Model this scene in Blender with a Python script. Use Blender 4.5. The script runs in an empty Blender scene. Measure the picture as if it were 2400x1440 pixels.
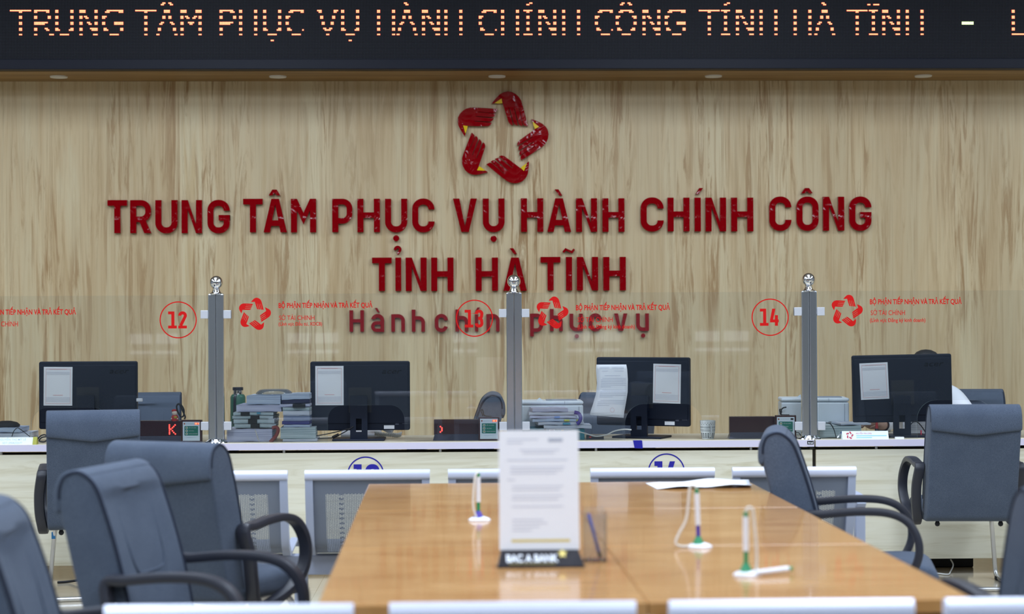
import bpy, bmesh, math, random
from mathutils import Vector, Matrix, Euler

random.seed(7)
PI = math.pi
scene = bpy.context.scene
COL = scene.collection

# ------------------------------------------------------------------ camera
F = 4200.0                     # focal length in pixels of the 2400x1440 frame
CAMZ = 1.44
YAW, PITCH, ROLL = math.radians(-1.5), math.radians(0.41), math.radians(-0.263)
cam_d = bpy.data.cameras.new('camera')
cam_d.sensor_width = 36.0
cam_d.lens = 36.0 * F / 2400.0
cam_d.clip_start, cam_d.clip_end = 0.1, 200
cam = bpy.data.objects.new('camera', cam_d)
COL.objects.link(cam)
CAMR = Matrix.Rotation(YAW, 3, 'Z') @ Matrix.Rotation(PI / 2 + PITCH, 3, 'X') @ Matrix.Rotation(ROLL, 3, 'Z')
cam.matrix_world = Matrix.Translation((0, 0, CAMZ)) @ CAMR.to_4x4()
cam_d.dof.use_dof = True
cam_d.dof.focus_distance = 10.4
cam_d.dof.aperture_fstop = 2.3
scene.camera = cam
COLR = CAMR.transposed()

# ------------------------------------------------------------------ world, light, exposure
w = bpy.data.worlds.new('world'); scene.world = w; w.use_nodes = True
bg = w.node_tree.nodes['Background']
bg.inputs[0].default_value = (0.80, 0.90, 1.0, 1); bg.inputs[1].default_value = 1.5
scene.view_settings.view_transform = 'Standard'
scene.view_settings.look = 'None'
scene.view_settings.gamma = 1.0
scene.view_settings.use_curve_mapping = False
scene.view_settings.exposure = 0.0
scene.cycles.transparent_max_bounces = 24
scene.cycles.max_bounces = 10

def area(name, loc, sx, sy, power, rot=(0, 0, 0), col=(0.73, 0.84, 1.0)):
    d = bpy.data.lights.new(name, 'AREA'); d.shape = 'RECTANGLE'; d.size = sx; d.size_y = sy
    d.energy = power; d.color = col
    o = bpy.data.objects.new(name, d); COL.objects.link(o); o.location = loc; o.rotation_euler = rot
    return o
CEIL = 4.3
for lx in (-5.4, -1.8, 1.8, 5.4):
    for ly, pw in ((-5.0, 10), (-1.5, 30), (2.0, 100), (5.5, 118), (8.9, 88)):
        area('ceiling_lamp', (lx, ly, CEIL - 0.04), 1.2, 2.2, pw)

# ------------------------------------------------------------------ pixel <-> place helpers (pixels of the 2400x1440 frame)
def ray(px, py):
    return CAMR @ Vector(((px - 1200.0) / F, (720.0 - py) / F, -1.0))
def PY(px, py, Y):
    r = ray(px, py); t = Y / r.y
    return Vector((r.x * t, Y, CAMZ + r.z * t))
def PZ(px, py, Z):
    r = ray(px, py); t = (Z - CAMZ) / r.z
    return Vector((r.x * t, r.y * t, Z))
def SC(px, Y):                 # metres per pixel on the plane y = Y
    return (PY(px + 0.5, 750, Y) - PY(px - 0.5, 750, Y)).length
def proj(p):
    q = COLR @ (Vector(p) - Vector((0, 0, CAMZ)))
    return (1200 + F * q.x / -q.z, 720 - F * q.y / -q.z)

# ------------------------------------------------------------------ mesh builder
def catmull(pts, n=6, closed=False):
    P = [Vector(p) for p in pts]; out = []; m = len(P)
    rng = range(m) if closed else range(m - 1)
    for i in rng:
        if closed:
            a, b, c, d = P[(i - 1) % m], P[i], P[(i + 1) % m], P[(i + 2) % m]
        else:
            a, b, c, d = P[max(i - 1, 0)], P[i], P[i + 1], P[min(i + 2, m - 1)]
        for k in range(n):
            t = k / n
            out.append(0.5 * ((2 * b) + (c - a) * t + (2 * a - 5 * b + 4 * c - d) * t * t + (3 * b - a - 3 * c + d) * t ** 3))
    if not closed: out.append(P[-1].copy())
    return out

class MB:
    def __init__(s): s.v = []; s.f = []; s.mi = []
    def add(s, verts, faces, mi=0):
        o = len(s.v); s.v += [tuple(v) for v in verts]
        for f in faces: s.f.append([i + o for i in f]); s.mi.append(mi)
        return s
    def box(s, c, d, mi=0, rz=0.0, M=None):
        x, y, z = d[0] / 2, d[1] / 2, d[2] / 2
        V = [Vector(p) for p in ((-x,-y,-z),(x,-y,-z),(x,y,-z),(-x,y,-z),(-x,-y,z),(x,-y,z),(x,y,z),(-x,y,z))]
        R = M if M is not None else Matrix.Rotation(rz, 3, 'Z')
        V = [R @ p + Vector(c) for p in V]
        return s.add(V, [(0,3,2,1),(4,5,6,7),(0,1,5,4),(1,2,6,5),(2,3,7,6),(3,0,4,7)], mi)
    def prism(s, poly, y0, y1, mi=0, mi_side=None):
        """polygon in (x, z), between y0 (front) and y1 (back)"""
        n = len(poly)
        a = sum(poly[i][0] * poly[(i + 1) % n][1] - poly[(i + 1) % n][0] * poly[i][1] for i in range(n))
        if a < 0: poly = poly[::-1]
        V = [(p[0], y0, p[1]) for p in poly] + [(p[0], y1, p[1]) for p in poly]
        s.add(V, [list(range(n)), list(range(2 * n - 1, n - 1, -1))], mi)
        o = len(s.v) - 2 * n
        for i in range(n):
            j = (i + 1) % n
            s.f.append([o + j, o + i, o + n + i, o + n + j]); s.mi.append(mi if mi_side is None else mi_side)
        return s
    def flat(s, poly, y, mi=0):
        n = len(poly)
        a = sum(poly[i][0] * poly[(i + 1) % n][1] - poly[(i + 1) % n][0] * poly[i][1] for i in range(n))
        if a < 0: poly = poly[::-1]
        return s.add([(p[0], y, p[1]) for p in poly], [list(range(n))], mi)
    def prism_x(s, poly, x0, x1, mi=0):
        n = len(poly)
        V = [(x0, p[0], p[1]) for p in poly] + [(x1, p[0], p[1]) for p in poly]
        F_ = [list(range(n - 1, -1, -1)), list(range(n, 2 * n))]
        for i in range(n): j = (i + 1) % n; F_.append([i, j, n + j, n + i])
        return s.add(V, F_, mi)
    def prism_z(s, poly, z0, z1, mi=0):
        n = len(poly)
        V = [(p[0], p[1], z0) for p in poly] + [(p[0], p[1], z1) for p in poly]
        F_ = [list(range(n - 1, -1, -1)), list(range(n, 2 * n))]
        for i in range(n): j = (i + 1) % n; F_.append([i, j, n + j, n + i])
        return s.add(V, F_, mi)
    def lathe(s, prof, c=(0, 0, 0), n=24, mi=0, M=None):
        V = []; F_ = []; m = len(prof)
        for i in range(n):
            a = 2 * PI * i / n
            for r, z in prof:
                p = Vector((r * math.cos(a), r * math.sin(a), z))
                if M is not None: p = M @ p
                V.append(p + Vector(c))
        for i in range(n):
            j = (i + 1) % n
            for k in range(m - 1):
                F_.append([i * m + k, j * m + k, j * m + k + 1, i * m + k + 1])
        if prof[0][0] > 1e-6: F_.append([i * m for i in range(n)][::-1])
        if prof[-1][0] > 1e-6: F_.append([i * m + m - 1 for i in range(n)])
        return s.add(V, F_, mi)
    def sweep(s, path, sect, closed=False, mi=0, up=None):
        """sect: list of (a, b) offsets in the frame (side, up2) carried along the path"""
        P = [Vector(p) for p in path]; n = len(P); m = len(sect); V = []
        ref = None
        for i, p in enumerate(P):
            if closed: t = (P[(i + 1) % n] - P[i - 1])
            else: t = P[min(i + 1, n - 1)] - P[max(i - 1, 0)]
            t = t.normalized() if t.length > 1e-9 else Vector((0, 0, 1))
            if up is not None:
                side = Vector(up); side = (side - t * side.dot(t)).normalized()
            else:
                if ref is None:
                    ref = Vector((0, 0, 1)) if abs(t.z) < 0.9 else Vector((1, 0, 0))
                side = (ref - t * ref.dot(t)).normalized(); ref = side
            b = t.cross(side).normalized()
            for (u, q) in sect: V.append(p + side * u + b * q)
        F_ = []
        for i in range(n if closed else n - 1):
            j = (i + 1) % n
            for k in range(m):
                l = (k + 1) % m
                F_.append([i * m + k, i * m + l, j * m + l, j * m + k])
        if not closed:
            F_.append(list(range(m))[::-1]); F_.append([(n - 1) * m + k for k in range(m)])
        return s.add(V, F_, mi)
    def tube(s, path, r, n=10, closed=False, mi=0, smooth=0):
        if smooth: path = catmull(path, smooth, closed)
        return s.sweep(path, [(r * math.cos(2 * PI * k / n), r * math.sin(2 * PI * k / n)) for k in range(n)], closed, mi)
    def loft_x(s, outline, hw, e, mi=0, fn=None, steps=5, mid=6):
        """closed outline in (y, z) swept from -hw to hw with sides rounded by e"""
        O = [Vector(p) for p in outline]; n = len(O)
        nor = []
        for i in range(n):
            t = O[(i + 1) % n] - O[i - 1]; nor.append(Vector((t[1], -t[0], 0)).normalized())
        area_ = sum(O[i][0] * O[(i + 1) % n][1] - O[(i + 1) % n][0] * O[i][1] for i in range(n))
        sg = -1.0 if area_ > 0 else 1.0       # inward
        st = []
        for k in range(steps + 1):
            a = PI / 2 * k / steps
            st.append((-hw + e * (1 - math.sin(a)), e * (1 - math.cos(PI / 2 - a)) if False else e * (1 - math.sin(a))))
        rings = []
        for k in range(steps + 1):
            a = PI / 2 * k / steps
            rings.append((-hw + e * (1 - math.cos(a)), e * (1 - math.sin(a))))
        xs = rings + [(-hw + e + (2 * hw - 2 * e) * (k / mid), 0) for k in range(1, mid)] + [(-x, i) for x, i in rings[::-1]]
        V = []
        for x, ins in xs:
            for i in range(n):
                p = O[i] + nor[i] * (sg * ins)
                q = (x, p[0], p[1])
                if fn: q = fn(q)
                V.append(q)
        F_ = []; m = len(xs)
        for a in range(m - 1):
            for i in range(n):
                j = (i + 1) % n
                F_.append([a * n + i, a * n + j, (a + 1) * n + j, (a + 1) * n + i])
        F_.append(list(range(n))); F_.append([(m - 1) * n + i for i in range(n)][::-1])
        return s.add(V, F_, mi)
    def ellipsoid(s, c, r, n=16, m=10, mi=0, M=None):
        prof = [(math.sin(PI * k / m), -math.cos(PI * k / m)) for k in range(m + 1)]
        prof[0] = (0.0, -1.0); prof[-1] = (0.0, 1.0)
        D = Matrix.Diagonal(Vector(r))
        return s.lathe(prof, c, n, mi, (M @ D) if M is not None else D)
    def build(s, name, mat, parent=None, world=False, smooth=None, bevel=0.0, bseg=2, loc=None, rot=None, fixn=True):
        me = bpy.data.meshes.new(name)
        me.from_pydata(s.v, [], s.f)
        mats = mat if isinstance(mat, (list, tuple)) else [mat]
        for m in mats: me.materials.append(m)
        if len(mats) > 1: me.polygons.foreach_set('material_index', s.mi)
        if fixn:
            bm = bmesh.new(); bm.from_mesh(me)
            bmesh.ops.remove_doubles(bm, verts=bm.verts, dist=1e-6)
            bmesh.ops.recalc_face_normals(bm, faces=bm.faces)
            bm.to_mesh(me); bm.free()
        if smooth is not None:
            for p in me.polygons: p.use_smooth = True
            me.set_sharp_from_angle(angle=math.radians(smooth))
        o = bpy.data.objects.new(name, me); COL.objects.link(o)
        if parent is not None:
            o.parent = parent
            if world:
                Mx = parent.matrix_basis.copy()
                if parent.parent is not None: Mx = parent.parent.matrix_basis @ Mx
                me.transform(Mx.inverted())
        if loc is not None: o.location = loc
        if rot is not None: o.rotation_euler = rot
        if bevel:
            b = o.modifiers.new('edge', 'BEVEL'); b.width = bevel; b.segments = bseg; b.limit_method = 'ANGLE'; b.angle_limit = math.radians(40)
        return o

def tag(o, label=None, cat=None, group=None, kind=None):
    if label: o['label'] = label
    if cat: o['category'] = cat
    if group: o['group'] = group
    if kind: o['kind'] = kind
    return o
def thing(name, label, cat, loc=(0, 0, 0), rz=0.0, group=None):
    o = bpy.data.objects.new(name, None); o.empty_display_size = 0.1
    COL.objects.link(o); o.location = loc; o.rotation_euler = (0, 0, rz)
    o.matrix_basis = Matrix.Translation(loc) @ Matrix.Rotation(rz, 4, 'Z')
    return tag(o, label, cat, group)
def copy_tree(o, loc, rz, label=None, group=None):
    r = o.copy(); COL.objects.link(r)
    r.matrix_basis = Matrix.Translation(loc) @ Matrix.Rotation(rz, 4, 'Z')
    if label: r['label'] = label
    if group: r['group'] = group
    for ch in list(o.children):
        c = ch.copy(); COL.objects.link(c); c.parent = r
        for g in list(ch.children):
            d = g.copy(); COL.objects.link(d); d.parent = c
    return r
def struct(o): o['kind'] = 'structure'; return o

# ------------------------------------------------------------------ materials
def mat(name, col, rough=0.6, metal=0.0, spec=0.5, coat=0.0, coat_r=0.05, emit=None, estr=0.0, sheen=0.0, trans=0.0, ior=None, alpha=1.0):
    m = bpy.data.materials.new(name); m.use_nodes = True
    b = m.node_tree.nodes['Principled BSDF']
    b.inputs['Base Color'].default_value = (*col, 1)
    b.inputs['Roughness'].default_value = rough
    b.inputs['Metallic'].default_value = metal
    b.inputs['Specular IOR Level'].default_value = spec
    b.inputs['Coat Weight'].default_value = coat
    b.inputs['Coat Roughness'].default_value = coat_r
    b.inputs['Sheen Weight'].default_value = sheen
    b.inputs['Transmission Weight'].default_value = trans
    b.inputs['Alpha'].default_value = alpha
    if ior: b.inputs['IOR'].default_value = ior
    if emit:
        b.inputs['Emission Color'].default_value = (*emit, 1); b.inputs['Emission Strength'].default_value = estr
    return m
def S(r, g, b):                # sRGB 0..255 -> linear
    f = lambda c: (c / 12.92) if c <= 0.04045 else ((c + 0.055) / 1.055) ** 2.4
    return (f(r / 255), f(g / 255), f(b / 255))
class NT:
    def __init__(s, m): s.t = m.node_tree; s.n = s.t.nodes; s.l = s.t.links; s.b = s.n['Principled BSDF']
    def node(s, typ, **kw):
        n = s.n.new(typ)
        for k, v in kw.items():
            if hasattr(n, k): setattr(n, k, v)
        return n
    def link(s, a, b): s.l.new(a, b)
    def coords(s, scale=(1, 1, 1), loc=(0, 0, 0)):
        tc = s.n.new('ShaderNodeTexCoord'); mp = s.n.new('ShaderNodeMapping')
        mp.inputs['Scale'].default_value = scale; mp.inputs['Location'].default_value = loc
        s.link(tc.outputs['Object'], mp.inputs['Vector']); return mp.outputs['Vector']
    def noise(s, vec, scale, detail=4, rough=0.5, dist=0.0):
        n = s.n.new('ShaderNodeTexNoise'); n.inputs['Scale'].default_value = scale
        n.inputs['Detail'].default_value = detail; n.inputs['Roughness'].default_value = rough; n.inputs['Distortion'].default_value = dist
        s.link(vec, n.inputs['Vector']); return n.outputs['Fac']
    def ramp(s, fac, stops):
        r = s.n.new('ShaderNodeValToRGB'); e = r.color_ramp.elements
        e[0].position, e[0].color = stops[0][0], (*stops[0][1], 1)
        e[1].position, e[1].color = stops[-1][0], (*stops[-1][1], 1)
        for p, c in stops[1:-1]:
            x = e.new(p); x.color = (*c, 1)
        s.link(fac, r.inputs['Fac']); return r.outputs['Color']
    def mix(s, a, b, fac, mode='MIX'):
        m = s.n.new('ShaderNodeMix'); m.data_type = 'RGBA'; m.blend_type = mode
        for v, i in ((a, 6), (b, 7)):
            if isinstance(v, (tuple, list)): m.inputs[i].default_value = (*v, 1)
            else: s.link(v, m.inputs[i])
        if isinstance(fac, (int, float)): m.inputs[0].default_value = fac
        else: s.link(fac, m.inputs[0])
        return m.outputs[2]
    def math(s, op, a, b=None, c=None):
        m = s.n.new('ShaderNodeMath'); m.operation = op
        for i, v in enumerate((a, b, c)):
            if v is None: continue
            if isinstance(v, (int, float)): m.inputs[i].default_value = v
            else: s.link(v, m.inputs[i])
        return m.outputs[0]
    def sep(s, vec):
        n = s.n.new('ShaderNodeSeparateXYZ'); s.link(vec, n.inputs[0]); return n.outputs
    def bump(s, h, strength=0.2, dist=0.01):
        n = s.n.new('ShaderNodeBump'); n.inputs['Strength'].default_value = strength; n.inputs['Distance'].default_value = dist
        s.link(h, n.inputs['Height']); s.link(n.outputs['Normal'], s.b.inputs['Normal']); return n
    def base(s, c): s.link(c, s.b.inputs['Base Color'])

# wall laminate: pale ash with vertical grain
M_wall = mat('wall_laminate', S(196, 176, 138), 0.42)
t = NT(M_wall)
v1 = t.coords((9.0, 1, 0.55)); v2 = t.coords((60.0, 1, 1.1)); v3 = t.coords((2.6, 1, 0.16)); v4 = t.coords((15.0, 1, 1.0), (3.1, 0, 1.7)); v5 = t.coords((5.0, 1, 0.5), (7.7, 0, 4.0))
n1 = t.noise(v1, 1.0, 6, 0.6, 0.9); n2 = t.noise(v2, 1.0, 3, 0.6, 0.3); n3 = t.noise(v3, 1.0, 2, 0.5, 0.2); n4 = t.noise(v4, 1.0, 6, 0.66, 1.6); n5 = t.noise(v5, 1.0, 3, 0.5, 0.6)
c1 = t.ramp(n1, [(0.28, S(192, 162, 116)), (0.44, S(216, 193, 150)), (0.60, S(221, 204, 164)), (0.74, S(205, 178, 130))])
st = t.math('MULTIPLY', t.ramp(n4, [(0.49, (0, 0, 0)), (0.61, (1, 1, 1))]), t.ramp(n5, [(0.36, (0, 0, 0)), (0.58, (0.9, 0.9, 0.9))]))
c2 = t.mix(c1, S(160, 122, 74), st)
c3 = t.mix(c2, S(166, 134, 92), t.ramp(n2, [(0.50, (0, 0, 0)), (0.72, (0.40, 0.40, 0.40))]))
c4 = t.mix(c3, S(190, 164, 122), t.ramp(n3, [(0.40, (0, 0, 0)), (0.65, (0.45, 0.45, 0.45))]))
t.base(c4)

M_soffit = mat('soffit_wood', S(150, 118, 70), 0.5)
t = NT(M_soffit); vv = t.coords((0.5, 9, 1)); t.base(t.ramp(t.noise(vv, 2.0, 5, 0.5, 0.8), [(0.3, S(128, 96, 52)), (0.7, S(166, 132, 80))]))

M_panel = mat('counter_laminate', S(222, 217, 196), 0.5)
t = NT(M_panel); vv = t.coords((0.55, 1, 7.0)); nn = t.noise(vv, 2.2, 5, 0.6, 1.6)
vv2 = t.coords((2.0, 1, 60.0)); nn2 = t.noise(vv2, 1.0, 3, 0.5, 0.6)
t.base(t.mix(t.ramp(nn, [(0.32, S(204, 196, 168)), (0.5, S(224, 219, 197)), (0.7, S(228, 224, 204))]), S(200, 192, 166), t.ramp(nn2, [(0.52, (0, 0, 0)), (0.75, (0.35, 0.35, 0.35))])))
M_top = mat('counter_top_board', S(206, 196, 172), 0.45)
M_topedge = mat('counter_edge_band', S(214, 208, 226), 0.4)

M_floor = mat('floor_tile', S(214, 204, 182), 0.12, spec=0.5)
t = NT(M_floor); vv = t.coords((1, 1, 1)); sx = t.sep(vv)
gx = t.math('LESS_THAN', t.math('FRACT', t.math('MULTIPLY', sx[0], 1 / 0.8)), 0.004)
gy = t.math('LESS_THAN', t.math('FRACT', t.math('MULTIPLY', sx[1], 1 / 0.8)), 0.004)
g = t.math('MAXIMUM', gx, gy)
t.base(t.mix(t.ramp(t.noise(vv, 3.0, 5, 0.6), [(0.3, S(176, 166, 146)), (0.7, S(190, 181, 162))]), S(150, 140, 120), g))

M_white = mat('plaster_grey', S(132, 134, 136), 0.8)
M_ceil = mat('ceiling_board', S(190, 192, 194), 0.9)
M_rearband = mat('rear_wall_dark_band', S(58, 62, 68), 0.7)  # unseen dark lower band, added for the reflections in the steel posts
M_rear = mat('rear_wall_paint', S(112, 120, 128), 0.8)

M_tabletop = mat('varnished_table_wood', S(186, 130, 70), 0.2, spec=0.25, coat=0.4, coat_r=0.06)
t = NT(M_tabletop); vv = t.coords((1.4, 9.0, 1)); nn = t.noise(vv, 1.6, 6, 0.55, 1.2); vb = t.coords((1, 1, 1)); nb = t.noise(vb, 2.2, 3, 0.5)
t.base(t.mix(t.ramp(nn, [(0.3, S(168, 114, 60)), (0.52, S(188, 138, 82)), (0.72, S(200, 152, 98))]), S(150, 104, 58), t.ramp(nb, [(0.5, (0, 0, 0)), (0.75, (0.5, 0.5, 0.5))])))
M_tableedge = mat('table_edge', S(150, 98, 48), 0.3)
M_tableleg = mat('table_leg', S(120, 84, 50), 0.45)

M_fab = mat('grey_chair_fabric', S(112, 119, 135), 0.95, spec=0.12, sheen=0.08)
t = NT(M_fab); vv = t.coords((1, 1, 1)); nf = t.noise(vv, 420, 2, 0.6); nl = t.noise(vv, 9, 3, 0.5)
t.base(t.mix(t.ramp(nf, [(0.25, S(58, 67, 82)), (0.75, S(96, 106, 122))]), S(68, 77, 93), t.ramp(nl, [(0.4, (0, 0, 0)), (0.7, (0.4, 0.4, 0.4))])))
t.bump(nf, 0.25, 0.002)
M_seam = mat('chair_seam', S(40, 46, 60), 0.9, spec=0.2)
M_blackpl = mat('black_plastic', S(40, 42, 52), 0.42, spec=0.5)
M_chrome = mat('chrome', (0.80, 0.81, 0.83), 0.10, metal=1.0)
M_steel = mat('polished_steel', (0.70, 0.74, 0.79), 0.22, metal=1.0)
M_brushed = mat('brushed_steel', (0.72, 0.72, 0.72), 0.35, metal=1.0)
M_clip = mat('clip_steel', S(206, 208, 214), 0.4, metal=0.35)
M_alu = mat('pale_aluminium', S(222, 226, 244), 0.32, metal=0.15)
M_benchframe = mat('bench_frame_paint', S(176, 184, 204), 0.4, metal=0.1)
M_pad = mat('rubber_black', S(24, 24, 28), 0.8)

# perforated sheet: real cut-outs through the sheet
M_perf = mat('perforated_steel', S(128, 136, 150), 0.45, metal=0.2)
t = NT(M_perf); tc = t.n.new('ShaderNodeUVMap'); sx = t.sep(tc.outputs[0])
u, vz = sx[0], sx[1]
pu, pv = 0.0154, 0.0080
def dots(t, ox, oz):
    a = t.math('ABSOLUTE', t.math('SUBTRACT', t.math('FRACT', t.math('ADD', t.math('MULTIPLY', u, 1 / pu), ox + 100)), 0.5))
    b = t.math('ABSOLUTE', t.math('SUBTRACT', t.math('FRACT', t.math('ADD', t.math('MULTIPLY', vz, 1 / pv), oz + 100)), 0.5))
    aa = t.math('MULTIPLY', a, pu); bb = t.math('MULTIPLY', b, pv)
    d2 = t.math('ADD', t.math('MULTIPLY', aa, aa), t.math('MULTIPLY', bb, bb))
    return t.math('LESS_THAN', d2, 0.00215 ** 2)
h = t.math('MAXIMUM', dots(t, 0, 0), dots(t, 0.5, 0.5))
h = t.math('MULTIPLY', h, t.math('LESS_THAN', t.math('ABSOLUTE', u), 0.185))
h = t.math('MULTIPLY', h, t.math('GREATER_THAN', vz, 0.075)); h = t.math('MULTIPLY', h, t.math('LESS_THAN', vz, 0.385))
# blank spots left in the punching
bu = t.math('LESS_THAN', t.math('ABSOLUTE', t.math('SUBTRACT', t.math('ABSOLUTE', u), 0.118)), 0.011)
bv = t.math('LESS_THAN', t.math('FRACT', t.math('MULTIPLY', vz, 1 / 0.0234)), 0.42)
h = t.math('MULTIPLY', h, t.math('SUBTRACT', 1.0, t.math('MULTIPLY', bu, bv)))
t.link(t.math('SUBTRACT', 1.0, h), t.b.inputs['Alpha'])

def glass_mat(name, tint, refl=1.0, haze=0.02, hazecol=(0.8, 0.85, 0.85)):  # diffuse share mixes an even pale haze into the colour
    m = bpy.data.materials.new(name); m.use_nodes = True; nt = m.node_tree; nt.nodes.clear()
    out = nt.nodes.new('ShaderNodeOutputMaterial'); tr = nt.nodes.new('ShaderNodeBsdfTransparent'); gl = nt.nodes.new('ShaderNodeBsdfGlossy')
    fr = nt.nodes.new('ShaderNodeFresnel'); mx = nt.nodes.new('ShaderNodeMixShader'); df = nt.nodes.new('ShaderNodeBsdfDiffuse'); mx2 = nt.nodes.new('ShaderNodeMixShader')
    tr.inputs[0].default_value = (*tint, 1); gl.inputs['Roughness'].default_value = 0.0; fr.inputs[0].default_value = 1.5
    df.inputs[0].default_value = (*hazecol, 1)
    mm = nt.nodes.new('ShaderNodeMath'); mm.operation = 'MULTIPLY'; mm.inputs[1].default_value = refl
    nt.links.new(fr.outputs[0], mm.inputs[0]); nt.links.new(mm.outputs[0], mx.inputs[0])
    nt.links.new(tr.outputs[0], mx.inputs[1]); nt.links.new(gl.outputs[0], mx.inputs[2])
    mx2.inputs[0].default_value = haze; nt.links.new(mx.outputs[0], mx2.inputs[1]); nt.links.new(df.outputs[0], mx2.inputs[2])
    nt.links.new(mx2.outputs[0], out.inputs[0]); return m
M_glass = glass_mat('partition_glass', (0.98, 0.99, 0.985), 1.0, 0.010, (0.6, 0.75, 0.9))  # bluish haze painted over the pane for paleness from reflected light
M_glassedge = mat('glass_edge', S(186, 216, 210), 0.2, alpha=0.6)
M_acrylic = glass_mat('clear_acrylic', (0.95, 0.96, 0.98), 1.0, 0.05)
M_plastic_film = glass_mat('clear_plastic_film', (0.86, 0.90, 0.94), 1.2, 0.16)

M_red = mat('red_acrylic', S(142, 0, 10), 0.05, spec=0.34)
t = NT(M_red); vv = t.coords((1, 1, 1)); t.bump(t.noise(vv, 9.0, 2, 0.5, 0.8), 0.32, 0.02)
M_yellow = mat('yellow_acrylic', S(232, 196, 20), 0.15)
M_slit = mat('emblem_slit', S(60, 10, 14), 0.6)
M_decal = mat('red_vinyl', S(206, 14, 10), 0.6, spec=0.2)
M_bluevinyl = mat('blue_vinyl', S(28, 22, 150), 0.5)

M_ledboard = mat('led_matrix', S(20, 21, 28), 0.6, spec=0.2)
t = NT(M_ledboard); vv = t.coords((1, 1, 1)); sx = t.sep(vv)
a = t.math('SUBTRACT', t.math('FRACT', t.math('MULTIPLY', sx[0], 100.0)), 0.5); b = t.math('SUBTRACT', t.math('FRACT', t.math('MULTIPLY', sx[2], 100.0)), 0.5)
d = t.math('ADD', t.math('MULTIPLY', a, a), t.math('MULTIPLY', b, b))
t.base(t.mix(S(11, 11, 17), S(62, 66, 78), t.math('LESS_THAN', d, 0.055)))
M_ledframe = mat('led_frame', S(18, 22, 36), 0.5, spec=0.25)
M_ledred = mat('lit_led_halo', (0.3, 0.0, 0.0), 0.5, emit=(1.0, 0.03, 0.015), estr=0.9)
M_ledhot = mat('lit_led_core', (0.3, 0.1, 0.0), 0.5, emit=(1.0, 0.52, 0.25), estr=1.7)
M_ledgreen = mat('lit_led_green', (0.1, 0.3, 0.0), 0.5, emit=(0.75, 1.0, 0.45), estr=2.2)

M_monitor = mat('monitor_black', S(13, 24, 44), 0.5, spec=0.3)
M_monitor2 = mat('monitor_panel', S(24, 29, 40), 0.5)
M_logo = mat('monitor_logo', S(14, 17, 26), 0.2)
M_dark = mat('very_dark', S(12, 12, 16), 0.6)
M_screen = mat('monitor_screen', S(10, 10, 12), 0.15)
M_paper = mat('white_paper', S(244, 247, 253), 0.85)
M_print = mat('grey_print', S(176, 184, 200), 0.9)
M_printd = mat('dark_print', S(110, 116, 136), 0.9)
M_printr = mat('red_print', S(228, 172, 176), 0.9)
M_printl = mat('faint_print', S(208, 212, 226), 0.9)
M_printb = mat('blue_print', S(96, 176, 208), 0.9)
def paperstack(name, c1, c2, freq=260):
    m = mat(name, c1, 0.85); t = NT(m); vv = t.coords((3, 3, freq)); t.base(t.ramp(t.noise(vv, 1.0, 2, 0.6), [(0.35, c2), (0.6, c1)])); return m
M_st_white = paperstack('paper_edges_white', S(236, 241, 250), S(178, 188, 210))
M_st_blue = paperstack('paper_edges_blue', S(212, 226, 244), S(156, 174, 206))
M_st_lav = paperstack('paper_edges_lavender', S(220, 223, 244), S(164, 170, 204))
M_st_green = paperstack('paper_edges_green', S(210, 224, 228), S(140, 164, 172))
M_navy = mat('navy_card', S(34, 42, 128), 0.5)
M_navyd = mat('dark_navy_card', S(28, 32, 78), 0.5)
M_grayfolder = mat('translucent_grey_folder', S(122, 138, 170), 0.4)
M_teal = mat('teal_box_card', S(22, 124, 140), 0.5)
M_print_w = mat('printer_white', S(218, 228, 236), 0.45)
M_print_g = mat('printer_grey', S(140, 150, 164), 0.5)
M_maroon = mat('ticker_housing', S(58, 24, 30), 0.25, spec=0.5)
M_maroonf = mat('tablet_frame', S(66, 20, 20), 0.3)
M_tabscreen = mat('tablet_face', S(214, 230, 244), 0.4, emit=S(214, 230, 244), estr=0.10)
M_tabgreen = mat('tablet_green', S(8, 132, 112), 0.4)
M_lime = mat('button_icon', S(150, 180, 40), 0.5)
M_plinth = mat('ticker_plinth', S(64, 68, 88), 0.35)
M_tape = mat('blue_tape', S(34, 32, 150), 0.35)
M_flask = mat('green_flask', S(50, 104, 86), 0.35)
M_skin = mat('skin', S(206, 164, 140), 0.55)
M_shirt = mat('white_shirt', S(232, 236, 244), 0.85)
M_trouser = mat('dark_trousers', S(32, 36, 48), 0.9)
M_hair = mat('black_hair', S(20, 19, 22), 0.55)
M_pwhite = mat('pen_white', S(238, 242, 250), 0.3)
M_pgreen = mat('pen_green', S(20, 140, 90), 0.35)
M_ppurple = mat('pen_purple', S(70, 56, 170), 0.35)
M_cord = mat('pen_cord', S(226, 222, 214), 0.4)
M_cable = mat('cable_black', S(22, 24, 30), 0.5)
M_cablew = mat('cable_white', S(214, 216, 214), 0.5)
M_phone = mat('phone_grey', S(206, 210, 218), 0.45)
M_brand_black = mat('stand_black', S(20, 20, 30), 0.3)
M_brand_white = mat('stand_lettering', S(236, 240, 246), 0.5)
M_gold = mat('gold_print', S(226, 206, 120), 0.5)
M_nameplate = mat('nameplate_face', S(226, 242, 246), 0.4)
M_olive = mat('nameplate_end', S(160, 160, 60), 0.4)
M_ceramic = mat('mug_ceramic', S(236, 240, 240), 0.2)
M_mugdark = mat('mug_pattern', S(52, 60, 66), 0.35)
M_win = mat('window_frame', S(236, 238, 240), 0.4)
M_downlight = mat('downlight_disc', S(226, 222, 210), 0.6)
M_stick = mat('blue_sticker', S(58, 142, 206), 0.5)
M_figred = mat('figurine_red', S(190, 50, 48), 0.45)
M_figcream = mat('figurine_cream', S(236, 220, 206), 0.5)
M_figgold = mat('figurine_gold', S(190, 170, 50), 0.4)
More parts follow.
